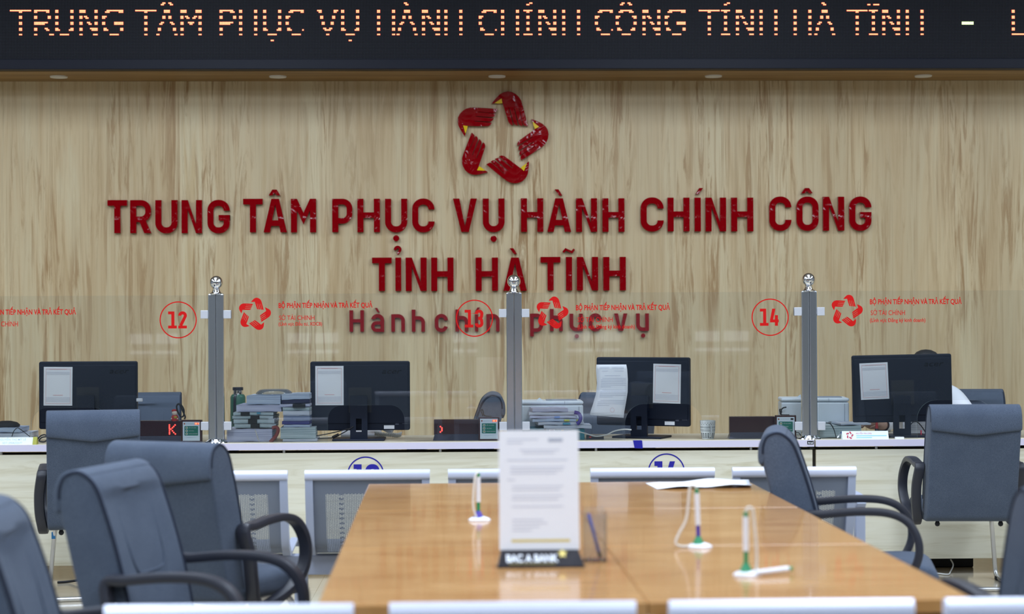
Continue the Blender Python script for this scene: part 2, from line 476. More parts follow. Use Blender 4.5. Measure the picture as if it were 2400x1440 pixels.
# ------------------------------------------------------------------ the setting
YW, YL, YC, YG = 12.58, 12.0, 10.0, 10.07          # lettered wall, led board, counter edge, glass
ZS = PY(1200, 163, YL).z                             # underside of the bulkhead
ZT = PY(1200, 1036, YC).z                            # counter top
XL, XR, YB = -8.0, 8.0, -9.0
m = MB(); m.box((0, (YB + YW) / 2, -0.05), (XR - XL + 0.4, YW - YB + 0.4, 0.1)); struct(m.build('floor', M_floor))
m = MB(); m.box((0, (YB + YW) / 2, CEIL + 0.05), (XR - XL + 0.4, YW - YB + 0.4, 0.1)); struct(m.build('ceiling', M_ceil))
m = MB(); m.box((0, YW + 0.1, CEIL / 2), (XR - XL, 0.2, CEIL)); struct(m.build('wall_back', M_wall))
m = MB(); m.box((XL - 0.1, (YB + YW) / 2, CEIL / 2), (0.2, YW - YB + 0.4, CEIL)); struct(m.build('wall_left', M_white))
m = MB(); m.box((XR + 0.1, (YB + YW) / 2, CEIL / 2), (0.2, YW - YB + 0.4, CEIL)); struct(m.build('wall_right', M_white))
# bulkhead over the counters: its underside is the wooden soffit
m = MB(); m.box((0, (YL + 0.08 + YW) / 2, (ZS + CEIL) / 2), (XR - XL, YW - YL - 0.08, CEIL - ZS)); struct(m.build('trim_1', M_soffit))
# wall behind the visitor, with a band of windows
wins = [(-5.5, -4.6), (-2.95, -2.0), (-0.25, 0.25), (1.6, 2.6), (3.7, 4.7)]
wz0, wz1 = 0.85, 1.30
m = MB()
m.box((0, YB - 0.1, wz0 / 2), (XR - XL, 0.2, wz0), 1); m.box((0, YB - 0.1, (wz1 + CEIL) / 2), (XR - XL, 0.2, CEIL - wz1))
xs = [XL] + [v for p in wins for v in p] + [XR]
for i in range(0, len(xs), 2): m.box(((xs[i] + xs[i + 1]) / 2, YB - 0.1, (wz0 + wz1) / 2), (xs[i + 1] - xs[i], 0.2, wz1 - wz0))
struct(m.build('wall_front', [M_rear, M_rearband]))
for i, (a, b) in enumerate(wins):
    m = MB(); c = (a + b) / 2
    for x in (a + 0.03, c, b - 0.03): m.box((x, YB - 0.1, (wz0 + wz1) / 2), (0.06, 0.08, wz1 - wz0))
    m.box((c, YB - 0.1, wz0 + 0.03), (b - a, 0.08, 0.06)); m.box((c, YB - 0.1, wz0 + 0.17), (b - a, 0.08, 0.11)); m.box((c, YB - 0.1, wz1 - 0.03), (b - a, 0.08, 0.06))
    struct(m.build('window_%d' % (i + 1), M_win))

# ------------------------------------------------------------------ LED message board
s = SC(1200, YL)
zrow0 = round(PY(1200, 25, YL).z / 0.01) * 0.01 + 0.005  # top row of the writing, on the dot grid
zbot = PY(1200, 138, YL).z
board = thing('led_message_board', 'long dark LED message board with red dot lettering above the wooden wall', 'sign', (0, YL, round(ZS / 0.01) * 0.01))
m = MB(); m.box((0, YL + 0.03, (zbot + 4.05) / 2), (XR - XL - 1.0, 0.06, 4.05 - zbot)); m.build('dot_matrix', M_ledboard, board, world=True)
m = MB(); m.box((0, YL + 0.025, (ZS + zbot) / 2), (XR - XL - 1.0, 0.09, zbot - ZS - 0.004)); m.build('frame_rail', M_ledframe, board, world=True, bevel=0.004)
G = {}
def gl(b0a, b0b, b1a, b1b, b2a, b2b, b3a, b3b, b4): return [b0a, b0b, b1a, b1b, b2a, b2b, b3a, b3b, b4]
G['T'] = gl([(0,14)], [(6,8)], [(6,8)], [(6,8)], [(6,8)], [(6,8)], [(6,8)], [(6,8)], [(6,8)])
G['R'] = gl([(0,10)], [(0,2),(8,10)], [(0,2),(9,11)], [(0,2),(9,11)], [(0,9)], [(0,7)], [(0,2),(7,9)], [(0,2),(8,10)], [(0,2),(10,13)])
G['U'] = gl([(0,2),(10,12)], [(0,2),(10,12)], [(0,2),(10,12)], [(0,2),(10,12)], [(0,2),(10,12)], [(0,2),(10,12)], [(0,2),(10,12)], [(0,3),(9,12)], [(3,9)])
G['N'] = gl([(0,4),(10,12)], [(0,4),(10,12)], [(0,2),(3,5),(10,12)], [(0,2),(4,6),(10,12)], [(0,2),(5,7),(10,12)], [(0,2),(6,8),(10,12)], [(0,2),(7,12)], [(0,2),(8,12)], [(0,2),(9,12)])
G['G'] = gl([(3,14)], [(2,5),(11,14)], [(0,3)], [(0,2)], [(0,2),(8,14)], [(0,2),(8,14)], [(1,3),(12,14)], [(1,4),(12,14)], [(5,11)])
G['A'] = gl([(5,9)], [(5,9)], [(4,6),(8,10)], [(4,6),(8,10)], [(3,5),(9,11)], [(2,4),(10,12)], [(1,3),(11,13)], [(1,3),(11,13)], [(0,2),(12,14)])
G['M'] = gl([(0,4),(10,14)], [(0,4),(10,14)], [(0,2),(3,5),(9,11),(12,14)], [(0,2),(4,6),(8,10),(12,14)], [(0,2),(5,9),(12,14)], [(0,2),(6,8),(12,14)], [(0,2),(12,14)], [(0,2),(12,14)], [(0,2),(12,14)])
G['P'] = gl([(0,9)], [(0,2),(7,10)], [(0,2),(9,11)], [(0,2),(9,11)], [(0,9)], [(0,7)], [(0,2)], [(0,2)], [(0,2)])
G['H'] = gl(*[[(0,2),(10,12)]] * 9)
G['C'] = gl([(3,12)], [(2,5),(10,12)], [(0,3)], [(0,2)], [(0,2)], [(0,2)], [(1,3)], [(1,4),(11,12)], [(4,10)])
G['V'] = gl([(0,3),(11,14)], [(1,3),(11,13)], [(2,4),(10,12)], [(2,4),(10,12)], [(3,5),(9,11)], [(3,5),(9,11)], [(4,6),(8,10)], [(5,9)], [(6,8)])
G['I'] = gl([(0,6)], [(2,4)], [(2,4)], [(2,4)], [(2,4)], [(2,4)], [(2,4)], [(2,4)], [(0,6)])
G['O'] = gl([(3,11)], [(2,5),(9,12)], [(0,3),(11,14)], [(0,2),(12,14)], [(0,2),(12,14)], [(0,2),(12,14)], [(1,3),(11,13)], [(1,4),(10,13)], [(4,10)])
G['L'] = gl([(0,2)], [(0,2)], [(0,2)], [(0,2)], [(0,2)], [(0,2)], [(0,2)], [(0,2)], [(0,14)])
ROWS = [0, 1, 4, 5, 8, 9, 12, 13, 16]
ACC = {'hat': [(-4, (3, 5)), (-4, (9, 11)), (-5, (4, 6)), (-5, (8, 10))], 'grave': [(-5, (5, 7)), (-4, (6, 8))], 'acute': [(-5, (4, 6)), (-4, (2, 4))],
       'dot': [(20, (5, 7))], 'tilde': [(-4, (-1, 1)), (-4, (3, 7))]}
LED = [('T',23.7),('R',79),('U',131),('N',186.5),('G',238.5),('T',318.5),('A',366.5,'hat'),('M',422.5),('P',515.5),('H',561),('U',617.5,'dot'),('C',670),
 ('V',743.5),('U',798.5,'dot'),('H',882.5),('A',931,'grave'),('N',987.5),('H',1042.5),('C',1121.5),('H',1175),('I',1226,'acute'),('N',1262),('H',1316.5),
 ('C',1396),('O',1442.5,'hat'),('N',1507.5),('G',1559),('T',1637.5),('I',1690,'acute'),('N',1724),('H',1779),('H',1861),('A',1910,'grave'),('T',1983.5),('I',2035,'tilde'),('N',2069),('H',2123.5),('L',2370)]
def led_dots(mb, hot, x0, z0, rows, pitch=0.01, y=YL):
    for r, (a, b) in rows:
        z = z0 - r * pitch
        mb.box((x0 + (a + b) / 2 * pitch, y - 0.0012, z), ((b - a) * pitch + 0.002, 0.002, pitch * 1.06))
        for c in range(a, b):
            hot.box((x0 + (c + 0.5) * pitch, y - 0.003, z), (pitch * 0.80, 0.002, pitch * 0.80))
for e in LED:
    ch, px = e[0], e[1]
    x0 = round(PY(px, 60, YL).x / 0.01) * 0.01
    rows = [(ROWS[i], seg) for i, segs in enumerate(G[ch]) for seg in segs]
    if len(e) > 2: rows += ACC[e[2]]
    mh, mc = MB(), MB(); led_dots(mh, mc, x0, zrow0, rows)
    o = mh.build('led_letter', M_ledred, board, world=True); c = mc.build('dot_pattern', M_ledhot, None)
    c.parent = o; c.data.transform(board.matrix_basis.inverted())
m = MB(); x0 = round(PY(2254, 57, YL).x / 0.01) * 0.01
for r in (8, 9):
    for c in range(8): m.box((x0 + (c + 0.5) * 0.01, YL - 0.002, zrow0 - r * 0.01), (0.0085, 0.003, 0.0085))
tag(m.build('lit_dash', M_ledgreen, board, world=True), 'greenish white lit dash')

# flat round downlights in the soffit
dl = [(144, 183, 'leftmost of the five, under the first letters of the LED message'), (652, 180, 'second of five, under the red LED word that begins with V'),
      (1165, 176, 'middle of the five, above the star emblem'), (1675, 175, 'fourth of five, over the last red letters'), (2170, 174, 'rightmost of the five, under the lit dash')]
for i, (px, py, d) in enumerate(dl):
    p = PZ(px, py, ZS)
    m = MB(); m.lathe([(0.0, -0.002), (0.042, -0.002), (0.05, -0.008), (0.058, -0.008), (0.06, 0.0)], n=28)
    o = m.build('downlight', M_downlight, None, smooth=40, loc=(p.x, (YL + YW) / 2 + 0.03, ZS))
    tag(o, 'round white soffit downlight, ' + d, 'light', 'downlights in the wooden soffit')

# ------------------------------------------------------------------ stroke lettering (units: photo pixels, origin box centre, y up)
def arc(cx, cy, r, a0, a1, n=8): return [(cx + r * math.cos(math.radians(a0 + (a1 - a0) * k / n)), cy + r * math.sin(math.radians(a0 + (a1 - a0) * k / n))) for k in range(n + 1)]
def stroke(path, t):
    P = [Vector((p[0], p[1])) for p in path]; n = len(P); L = []; R = []
    for i in range(n):
        if i == 0: d = (P[1] - P[0]).normalized(); nn = Vector((-d.y, d.x)); k = 1
        elif i == n - 1: d = (P[-1] - P[-2]).normalized(); nn = Vector((-d.y, d.x)); k = 1
        else:
            a = (P[i] - P[i - 1]).normalized(); b = (P[i + 1] - P[i]).normalized()
            na = Vector((-a.y, a.x)); nb = Vector((-b.y, b.x)); nn = (na + nb).normalized(); k = 1 / max(0.3, nn.dot(na))
        L.append(P[i] + nn * (t / 2 * k)); R.append(P[i] - nn * (t / 2 * k))
    return [(p.x, p.y) for p in L] + [(p.x, p.y) for p in R[::-1]]
def rect(x0, y0, x1, y1): return [(x0, y0), (x1, y0), (x1, y1), (x0, y1)]
def glyph(ch, W, H, t, tv=None):
    """polygons of a letter that fills a W x H box"""
    tv = tv or t * 0.93; x0, x1, y0, y1 = -W / 2, W / 2, -H / 2, H / 2; h = t / 2
    l, r, b, u = x0 + h, x1 - h, y0 + tv / 2, y1 - tv / 2
    R = min(W * 0.34, H * 0.235, (r - l) / 2 - 0.2)
    if ch == 'T': return [rect(x0, y1 - tv, x1, y1), rect(-h, y0, h, y1 - tv)]
    if ch == 'I': return [rect(x0, y0, x1, y1)]
    if ch == 'H': return [rect(x0, y0, x0 + t, y1), rect(x1 - t, y0, x1, y1), rect(x0 + t, -tv * 0.45, x1 - t, tv * 0.55)]
    if ch == 'N': return [rect(x0, y0, x0 + t, y1), rect(x1 - t, y0, x1, y1), [(x0 + t * 0.5, y1), (x0 + t + 0.3, y1), (x1 - t * 0.5, y0), (x1 - t - 0.3, y0)]]
    if ch == 'M': return [rect(x0, y0, x0 + t, y1), rect(x1 - t, y0, x1, y1), [(x0 + t * 0.6, y1), (x0 + t, y1), (0, y1 - H * 0.42), (0, y1 - H * 0.76), (x0 + t, y1 - t * 1.9)], [(x1 - t * 0.6, y1), (x1 - t, y1), (0, y1 - H * 0.42), (0, y1 - H * 0.76), (x1 - t, y1 - t * 1.9)]]
    if ch == 'U': return [stroke([(l, y1)] + arc(l + R, b + R, R, 180, 270) + arc(r - R, b + R, R, 270, 360) + [(r, y1)], t)]
    if ch == 'C': return [stroke([(r, min(y1 - H * 0.31, u - R - 0.6))] + arc(r - R, u - R, R, 0, 90) + arc(l + R, u - R, R, 90, 180) + arc(l + R, b + R, R, 180, 270) + arc(r - R, b + R, R, 270, 360) + [(r, max(y0 + H * 0.32, b + R + 0.6))], t)]
    if ch == 'G': return [stroke([(r, min(y1 - H * 0.31, u - R - 0.6))] + arc(r - R, u - R, R, 0, 90) + arc(l + R, u - R, R, 90, 180) + arc(l + R, b + R, R, 180, 270) + arc(r - R, b + R, R, 270, 360) + [(r, y0 + H * 0.55)], t), rect(W * 0.0, y0 + H * 0.55 - tv, x1, y0 + H * 0.55)]
    if ch == 'O':
        p = arc(r - R, u - R, R, 0, 90) + arc(l + R, u - R, R, 90, 180); q = arc(l + R, b + R, R, 180, 270) + arc(r - R, b + R, R, 270, 360)
        return [stroke([(r, 0)] + p + [(l, 0)], t), stroke([(l, 0)] + q + [(r, 0)], t)]
    if ch == 'P': 
        k = y0 + H * 0.34; R = min(R, (u - k) / 2)
        return [rect(x0, y0, x0 + t, y1), stroke([(x0 + t, u)] + arc(r - R, u - R, R, 90, 0) + arc(r - R, k + tv / 2 + R - tv / 2, R, 0, -90) + [(x0 + t, k)], tv)]
    if ch == 'R':
        k = y0 + H * 0.42; R = min(R, (u - k) / 2)
        return [rect(x0, y0, x0 + t, y1), stroke([(x0 + t, u)] + arc(r - R, u - R, R, 90, 0) + arc(r - R, k + R, R, 0, -90) + [(x0 + t, k)], tv), [(x0 + W * 0.36, k + tv * 0.3), (x0 + W * 0.36 + t * 1.1, k + tv * 0.3), (x1, y0), (x1 - t * 1.15, y0)]]
    if ch == 'A':
        a = t * 0.62; k = y0 + H * 0.19
        return [[(x0, y0), (x0 + t * 1.05, y0), (0, y1 - H * 0.16), (0, y1), (-a, y1)], [(x1, y0), (x1 - t * 1.05, y0), (0, y1 - H * 0.16), (0, y1), (a, y1)], rect(x0 + W * 0.22, k, x1 - W * 0.22, k + tv)]
    if ch == 'V':
        a = t * 0.62
        return [[(x0, y1), (x0 + t * 1.05, y1), (0, y0 + H * 0.16), (0, y0), (-a, y0)], [(x1, y1), (x1 - t * 1.05, y1), (0, y0 + H * 0.16), (0, y0), (a, y0)]]
    if ch == 'K': return [rect(x0, y0, x0 + t, y1), [(x0 + t, 0), (x1 - t * 1.2, y1), (x1, y1), (x0 + t * 1.7, -t * 0.2), (x0 + t, -t)], [(x0 + t * 1.2, 0.1 * H), (x0 + t * 2.2, 0.16 * H), (x1, y0), (x1 - t * 1.25, y0)]]
    # lower case
    if ch == 'a':
        R = min(W * 0.36, (r - l) / 2 - 0.2); k = y0 + H * 0.60
        return [stroke([(l + W * 0.02, u - R * 0.75)] + arc(l + R, u - R, R, 160, 90) + arc(r - R, u - R, R, 90, 0) + [(r, y0)], t), stroke([(r, k - tv / 2)] + [(l + R * 0.8, k - tv / 2)] + arc(l + R * 0.75, (k - tv / 2 + b) / 2, (k - tv / 2 - b) / 2, 90, 270) + [(r, b)], tv)]
    if ch in 'nh':
        hx = H if ch == 'n' else H * 0.70; uu = y0 + hx - tv / 2; R = min(W * 0.36, (r - l) / 2 - 0.2)
        return [rect(x0, y0, x0 + t, y1), stroke([(x0 + t * 0.6, uu)] + arc(r - R, uu - R, R, 90, 0) + [(r, y0)], t)]
    if ch == 'c':
        R = min(W * 0.40, H * 0.34, (r - l) / 2 - 0.2)
        return [stroke([(r, u - R * 1.0)] + arc(r - R, u - R, R, 10, 90) + arc(l + R, u - R, R, 90, 180) + arc(l + R, b + R, R, 180, 270) + arc(r - R, b + R, R, 270, 350), t)]
    if ch == 'p':
        k = y0 + H * 0.28; R = min(W * 0.36, (r - l) / 2 - 0.2)
        return [rect(x0, y0, x0 + t, y1), stroke([(x0 + t * 0.6, u)] + arc(r - R, u - R, R, 90, 0) + arc(r - R, k + R, R, 0, -90) + [(x0 + t * 0.6, k)], t)]
    if ch == 'u':
        R = min(W * 0.36, (r - l) / 2 - 0.2)
        return [rect(x1 - t, y0, x1, y1), stroke([(l, y1)] + arc(l + R, b + R, R, 180, 270) + [(r, b)], t)]
    if ch == 'v': return glyph('V', W, H, t, tv)
    # figures
    if ch == '1': return [rect(-t * 0.35, y0, t * 0.65, y1), rect(x0, y0, x1, y0 + tv), [(x0, y1 - tv), (x0, y1), (-t * 0.3, y1), (-t * 0.3, y1 - tv)]]
    if ch == '2': 
        R = min(W * 0.36, (r - l) / 2 - 0.2)
        return [stroke([(l, u - R * 1.05)] + arc(l + R, u - R, R, 180, 90) + arc(r - R, u - R, R, 90, -25) + [(l + t * 0.3, y0 + tv)], t), rect(x0, y0, x1, y0 + tv)]
    if ch == '3':
        R = min(W * 0.34, H * 0.22, (r - l) / 2 - 0.2, (u - tv * 0.1) / 1.9 - 0.2)
        return [stroke([(l, u - R)] + arc(l + R, u - R, R, 180, 90) + arc(r - R, u - R, R, 90, 0) + arc(r - R, tv * 0.1 + R * 0.9, R * 0.9, 0, -90) + [(0 - W * 0.1, tv * 0.05)], t), stroke([(-W * 0.1, tv * 0.05)] + arc(r - R, tv * 0.05 - R * 0.9, R * 0.9, 90, 0) + arc(r - R, b + R, R, 0, -90) + arc(l + R, b + R, R, 270, 180), t)]
    if ch == '4': return [rect(x0 + W * 0.56, y0, x0 + W * 0.56 + t, y0 + H * 0.62), rect(x0, y0 + H * 0.2, x1, y0 + H * 0.2 + tv), [(x0, y0 + H * 0.2 + tv), (x0 + t * 1.0, y0 + H * 0.2 + tv), (x0 + W * 0.52 + t * 0.3, y1), (x0 + W * 0.52 - t * 0.75, y1)]]
    return [rect(x0, y0, x1, y1)]
def accent(kind, W, H):
    x0, x1, y0, y1 = -W / 2, W / 2, -H / 2, H / 2
    if kind == 'hat': return [[(x0, y0), (-W * 0.18, y1), (W * 0.18, y1), (x1, y0), (x1 - W * 0.30, y0), (0, y0 + H * 0.42), (x0 + W * 0.30, y0)]]
    if kind == 'grave': return [[(x0, y1), (x0 + W * 0.5, y1), (x1, y0), (x1 - W * 0.42, y0)]]
    if kind == 'acute': return [[(x1, y1), (x1 - W * 0.5, y1), (x0, y0), (x0 + W * 0.42, y0)]]
    if kind == 'dot': return [arc(0, 0, W / 2, 0, 360 - 18, 19)]
    if kind == 'hook': return [stroke([(x0 + W * 0.16, y1 - H * 0.42)] + arc(0, y1 - H * 0.34, W * 0.33, 170, -40, 8) + [(0, y0)], W * 0.34)]
    if kind == 'tilde': return [stroke([(x0, y0 + H * 0.2), (x0 + W * 0.22, y1 - H * 0.22), (x0 + W * 0.5, 0), (x1 - W * 0.22, y0 + H * 0.22), (x1, y1 - H * 0.2)], H * 0.42)]
YF = YW - 0.035                                            # front face of the wall letters
ORD = ['first', 'second', 'third', 'fourth', 'fifth', 'sixth']
def put_polys(mb, polys, cx, cy, y0, y1, s):
    for k, q in enumerate(polys): mb.prism([(cx + p[0] * s, cy + p[1] * s) for p in q], y0 + 0.0002 * k, y1)
def wall_letter(ch, x0, x1, yt, yb, t, desc, group, acc=None, name='wall_letter', depth=0.03):
    cx, cy = (x0 + x1) / 2, (yt + yb) / 2; s = SC(cx, YF); p = PY(cx, cy, YF)
    m = MB(); put_polys(m, glyph(ch, x1 - x0, yb - yt, t), 0, 0, 0, depth, s)
    o = m.build(name, M_red, None, loc=(p.x, YF, p.z), smooth=30, fixn=False)
    tag(o, desc, 'letter', group)
    if acc:
        k, ax0, ax1, ay0, ay1 = acc; q = PY((ax0 + ax1) / 2, (ay0 + ay1) / 2, YF)
        m = MB(); put_polys(m, accent(k, ax1 - ax0, ay1 - ay0), q.x - p.x, q.z - p.z, 0, depth, s)
        a = m.build('accent_mark', M_red, o, smooth=30, fixn=False)
    return o
L1 = [('TRUNG', [('T',251.8,297.8),('R',305,354.3),('U',363.8,416),('N',425.4,473.6),('G',486,538.5)], 469, 547),
 ('TÂM', [('T',569.7,615.7),('A',617.5,672.3,('hat',629.5,657,444.5,458.3)),('M',681.7,740.8)], 466, 545),
 ('PHỤC', [('P',778.5,826.3),('H',837.5,890.5),('U',902.4,954.6,('dot',921.3,935.7,551.5,566)),('C',966,1018.4)], 466, 544.5),
 ('VỤ', [('V',1061.7,1118),('U',1131.4,1182.6,('dot',1149.7,1164.3,552.7,567.3))], 465.5, 544),
 ('HÀNH', [('H',1221,1273.5),('A',1282.7,1338.5,('grave',1300,1318,444,458.6)),('N',1350,1399.6),('H',1412,1463.8)], 465, 543.7),
 ('CHÍNH', [('C',1501.5,1555.6),('H',1564.7,1616.3),('I',1628,1642.7,('acute',1630,1648,441,455)),('N',1653.5,1702),('H',1713.7,1765.8)], 463.5, 542.5),
 ('CÔNG', [('C',1803,1855),('O',1866.7,1918.7,('hat',1878,1905,441,453.4)),('N',1929,1979),('G',1990.6,2042.6)], 461.5, 540.8)]
L2 = [('TỈNH', [('T',872,918),('I',926.7,940.3,('hook',923,941,579.5,596)),('N',950.7,1000),('H',1010.6,1063)], 604, 682.5),
 ('HÀ', [('H',1114.8,1167.3),('A',1179.4,1234.8,('grave',1194.6,1211.7,582,595.7))], 604, 682),
 ('TĨNH', [('T',1267,1313.6),('I',1326.5,1341,('tilde',1320,1346,582,594)),('N',1352,1402),('H',1414,1467)], 602.5, 681)]
VI = {'A': 'A', 'I': 'I', 'U': 'U', 'O': 'O'}
for LN, line in ((L1, 'top'), (L2, 'second')):
    for word, gs, yt, yb in LN:
        for i, g in enumerate(gs):
            acc = g[3] if len(g) > 3 else None
            wall_letter(g[0], g[1], g[2], yt, yb, 14.3, 'glossy dark red wall letter %s, %s letter of %s in the %s line' % (word[i], ORD[i], word, line), 'red letters of the %s line' % line, acc)
L3 = [('Hành', [('H',819,853,727.5,778),('a',869.7,900.3,736.5,778.5,('grave',878,890,722,732.5)),('n',917,949,737,778),('h',965,996,726,778)]),
 ('chính', [('c',1019,1049.7,736.5,778.5),('h',1067.5,1098,725.5,777.5),('i',1113,1121,737,777.5,('acute',1113,1125,721,731)),('n',1140,1171,736.5,777.5),('h',1190,1220,725.5,777)]),
 ('phục', [('p',1242.4,1273,735.5,789),('h',1289,1319,724.5,776.5),('u',1335,1366,735.5,776.5,('dot',1347,1357,783.5,793.5)),('c',1380,1411,735,777)]),
 ('vụ', [('v',1439.7,1470.5,735,776),('u',1491,1521,735,776,('dot',1502.5,1512.5,782,792))])]
for word, gs in L3:
    for i, g in enumerate(gs):
        acc = g[5] if len(g) > 5 else None
        ch = 'I' if g[0] == 'i' else g[0]
        wall_letter(ch, g[1], g[2], g[3], g[4], 8.6, 'small dark red wall letter %s, %s letter of %s in the bottom line' % (word[i], ORD[i], word), 'red letters of the bottom line', acc)

# ------------------------------------------------------------------ star emblem of five hands
HAND = [(625,292),(650,258),(690,212),(730,172),(775,145),(830,133),(885,140),(935,165),(975,200),(1005,248),(1025,310),(1062,450),(1095,587),(1048,580),(1029,557),(985,358),(979,360),(1028,582),(1000,580),(975,560),(921,352),(914,354),(965,577),(940,572),(912,556),(854,348),(847,350),(902,572),(872,566),(845,540),(800,400),(765,280),(762,286)]
HANDBODY = HAND + [(663,290)]
CUFF = [(661,287),(753,227),(763,286),(720,291)]
def emb_pts(P, k, sc, mirror=False):
    a = math.radians(-72 * k); out = []
    for x, y in P:
        dx, dy = (x - 743) * sc, -(y - 746) * sc
        out.append((dx * math.cos(a) - dy * math.sin(a), dx * math.sin(a) + dy * math.cos(a)))
    return out
p = PY(1174.1, 324.7, YF); s = SC(1174, YF) * 0.1805
emblem = thing('star_emblem', 'large glossy red star emblem of five hands with yellow cuffs on the wooden wall', 'emblem', (p.x, YF, p.z))
for k in range(5):
    m = MB(); m.prism(emb_pts(HANDBODY, k, s), 0, 0.03); h = m.build('hand', M_red, emblem, smooth=30)
    m = MB(); m.prism(emb_pts(CUFF, k, s), -0.003, 0.028); c = m.build('cuff', M_yellow, h); tag(c, 'yellow cuff')

# ------------------------------------------------------------------ small lettering from the built-in typeface
def text_mesh(body, x0, x1, caph, weight=0.0, slant=0.0):
    """mesh data in (x, z): width x0..x1, capitals caph high, baseline at z = 0"""
    def raw(b):
        c = bpy.data.curves.new('writing', 'FONT'); c.body = b; c.size = 1.0; c.offset = weight; c.shear = slant; c.resolution_u = 3
        o = bpy.data.objects.new('writing', c); COL.objects.link(o)
        dg = bpy.context.evaluated_depsgraph_get(); me = bpy.data.meshes.new_from_object(o.evaluated_get(dg))
        bpy.data.objects.remove(o); bpy.data.curves.remove(c); return me
    mh = raw('H'); H = max(v.co.y for v in mh.vertices); bpy.data.meshes.remove(mh)
    def span(m_): q = [v.co.x for v in m_.vertices]; bpy.data.meshes.remove(m_); return min(q), max(q)
    plain = body.replace('Ở', 'Ỏ').replace('Đ', 'D')
    me = raw(plain); xs = [v.co.x for v in me.vertices]; a, b = min(xs), max(xs); k = (x1 - x0) / (b - a); kz = caph / H
    V = [(v.co.x, v.co.y) for v in me.vertices]; F_ = [list(p.vertices) for p in me.polygons]
    bpy.data.meshes.remove(me)
    for i, ch in enumerate(body):
        if ch in 'ỞĐ':
            r_ = span(raw(plain[:i + 1]))[1]; l0, r0 = span(raw(plain[i])); l_ = r_ - (r0 - l0); n = len(V); th = H * 0.11
            if ch == 'Đ': V += [(l_ - H * 0.10, H * 0.45), (l_ + H * 0.36, H * 0.45), (l_ + H * 0.36, H * 0.45 + th), (l_ - H * 0.10, H * 0.45 + th)]; F_.append([n, n + 1, n + 2, n + 3])
            else: V += [(r_ - H * 0.20, H * 0.82), (r_ - H * 0.02, H * 0.86), (r_ + H * 0.02, H * 1.02), (r_ + H * 0.12, H * 1.02), (r_ + H * 0.10, H * 0.84), (r_ - H * 0.14, H * 0.72)]; F_.append([n + 5, n + 4, n + 3, n + 2, n + 1, n])
    V = [(x0 + (x - a) * k, z * kz) for x, z in V]
    return V, F_
def writing(mb, body, pxa, pxb, pytop, pybase, Y, weight=0.0, mi=0, slant=0.0):
    """writing between photo columns pxa..pxb with capitals from row pytop to pybase, on the plane y = Y"""
    a = PY(pxa, (pytop + pybase) / 2, Y); s = SC((pxa + pxb) / 2, Y); mid = PY((pxa + pxb) / 2, pybase, Y)
    V, F_ = text_mesh(body, 0, (pxb - pxa) * s, (pybase - pytop) * s, weight, slant)
    x0 = mid.x - (pxb - pxa) * s / 2
    mb.add([(x0 + x, Y, mid.z + z) for x, z in V], F_, mi)
# ------------------------------------------------------------------ service counters
def wx(px, Y=YC, py=1040): return PY(px, py, Y).x
zpt, zpb = PY(1200, 1060, YC).z, 0.085               # front panel top and bottom
ztb = PY(1200, 1052, YC).z                           # underside of the counter top
cj = [wx(-890), wx(514), wx(1910), wx(3290)]
clab = [('pale wood service counter with the long olive-ended nameplate on it', 0.80),
        ('pale wood service counter between the first and third steel posts, with blue circled numbers', 0.62),
        ('pale wood service counter beyond the third steel post, in front of the seated clerk', 0.75)]
counters = []
for i in range(3):
    a, b = cj[i] + 0.004, cj[i + 1] - 0.004; dep = clab[i][1]; c = (a + b) / 2
    ct = thing('service_counter', clab[i][0], 'counter', (c, YC, 0), 0, 'counters with glass screens'); counters.append(ct)
    m = MB(); m.box((c, YC + dep / 2 + 0.002, (ZT + ztb) / 2), (b - a, dep - 0.004, ZT - ztb)); o = m.build('countertop', M_top, ct, world=True, bevel=0.002)
    m = MB(); m.box((c, YC + 0.0005, (ZT + ztb) / 2 - 0.0005), (b - a, 0.003, ZT - ztb - 0.001)); m.build('edge_band', M_topedge, ct, world=True)
    m = MB(); m.box((c, YC + 0.03, (zpt + zpb) / 2), (b - a - 0.012, 0.02, zpt - zpb)); m.build('front_panel', M_panel, ct, world=True, bevel=0.0015)
    m = MB(); m.box((c, YC + 0.10, zpt + 0.000), (b - a - 0.02, 0.04, 0.016)); m.build('steel_rail', M_dark, ct, world=True)
    for k in range(4):
        x = a + 0.35 + (b - a - 0.7) * k / 3
        m = MB(); m.tube([(x, YC + 0.04, zpt - 0.01), (x, YC + 0.04, ztb + 0.004)], 0.0085, 12); m.build('standoff', M_brushed, ct, world=True, smooth=40)
    for x in (a + 0.04, c, b - 0.04):
        m = MB(); m.box((x, YC + 0.30, ztb / 2), (0.05, 0.05, ztb)); m.build('leg', M_print_g, ct, world=True)
# circled numbers stuck on the panels (ring and figures are blue vinyl)
def ring(mb, c, r0, r1, y, n=56, mi=0):
    V = []; F_ = []
    for k in range(n):
        a = 2 * PI * k / n
        V += [(c[0] + r0 * math.cos(a), y, c[1] + r0 * math.sin(a)), (c[0] + r1 * math.cos(a), y, c[1] + r1 * math.sin(a))]
    for k in range(n):
        j = (k + 1) % n; F_.append([2 * k, 2 * j, 2 * j + 1, 2 * k + 1])
    mb.add(V, F_, mi)
YP = YC + 0.0185
for (px, py, d, ci) in ((857, 1114, '13', 1), (1562, 1107, '14', 1), (160, 1120, '12', 0)):
    p = PY(px, py, YP); s = SC(px, YP); m = MB()
    ring(m, (p.x, p.z), 40.5 * s, 43.5 * s, YP)
    for k, (ch, cx, w_) in enumerate(((d[0], px - 17, 22), (d[1], px + 16, 33))):
        q = PY(cx, py, YP)
        for j, pl in enumerate(glyph(ch, w_, 50, 11.5)[:(3 if ch != '1' else 9)]): m.flat([(q.x + v[0] * s, q.z + v[1] * s) for v in pl], YP - 0.0002 * (j + 1))
    m.build('number_sticker', M_bluevinyl, counters[ci], world=True)
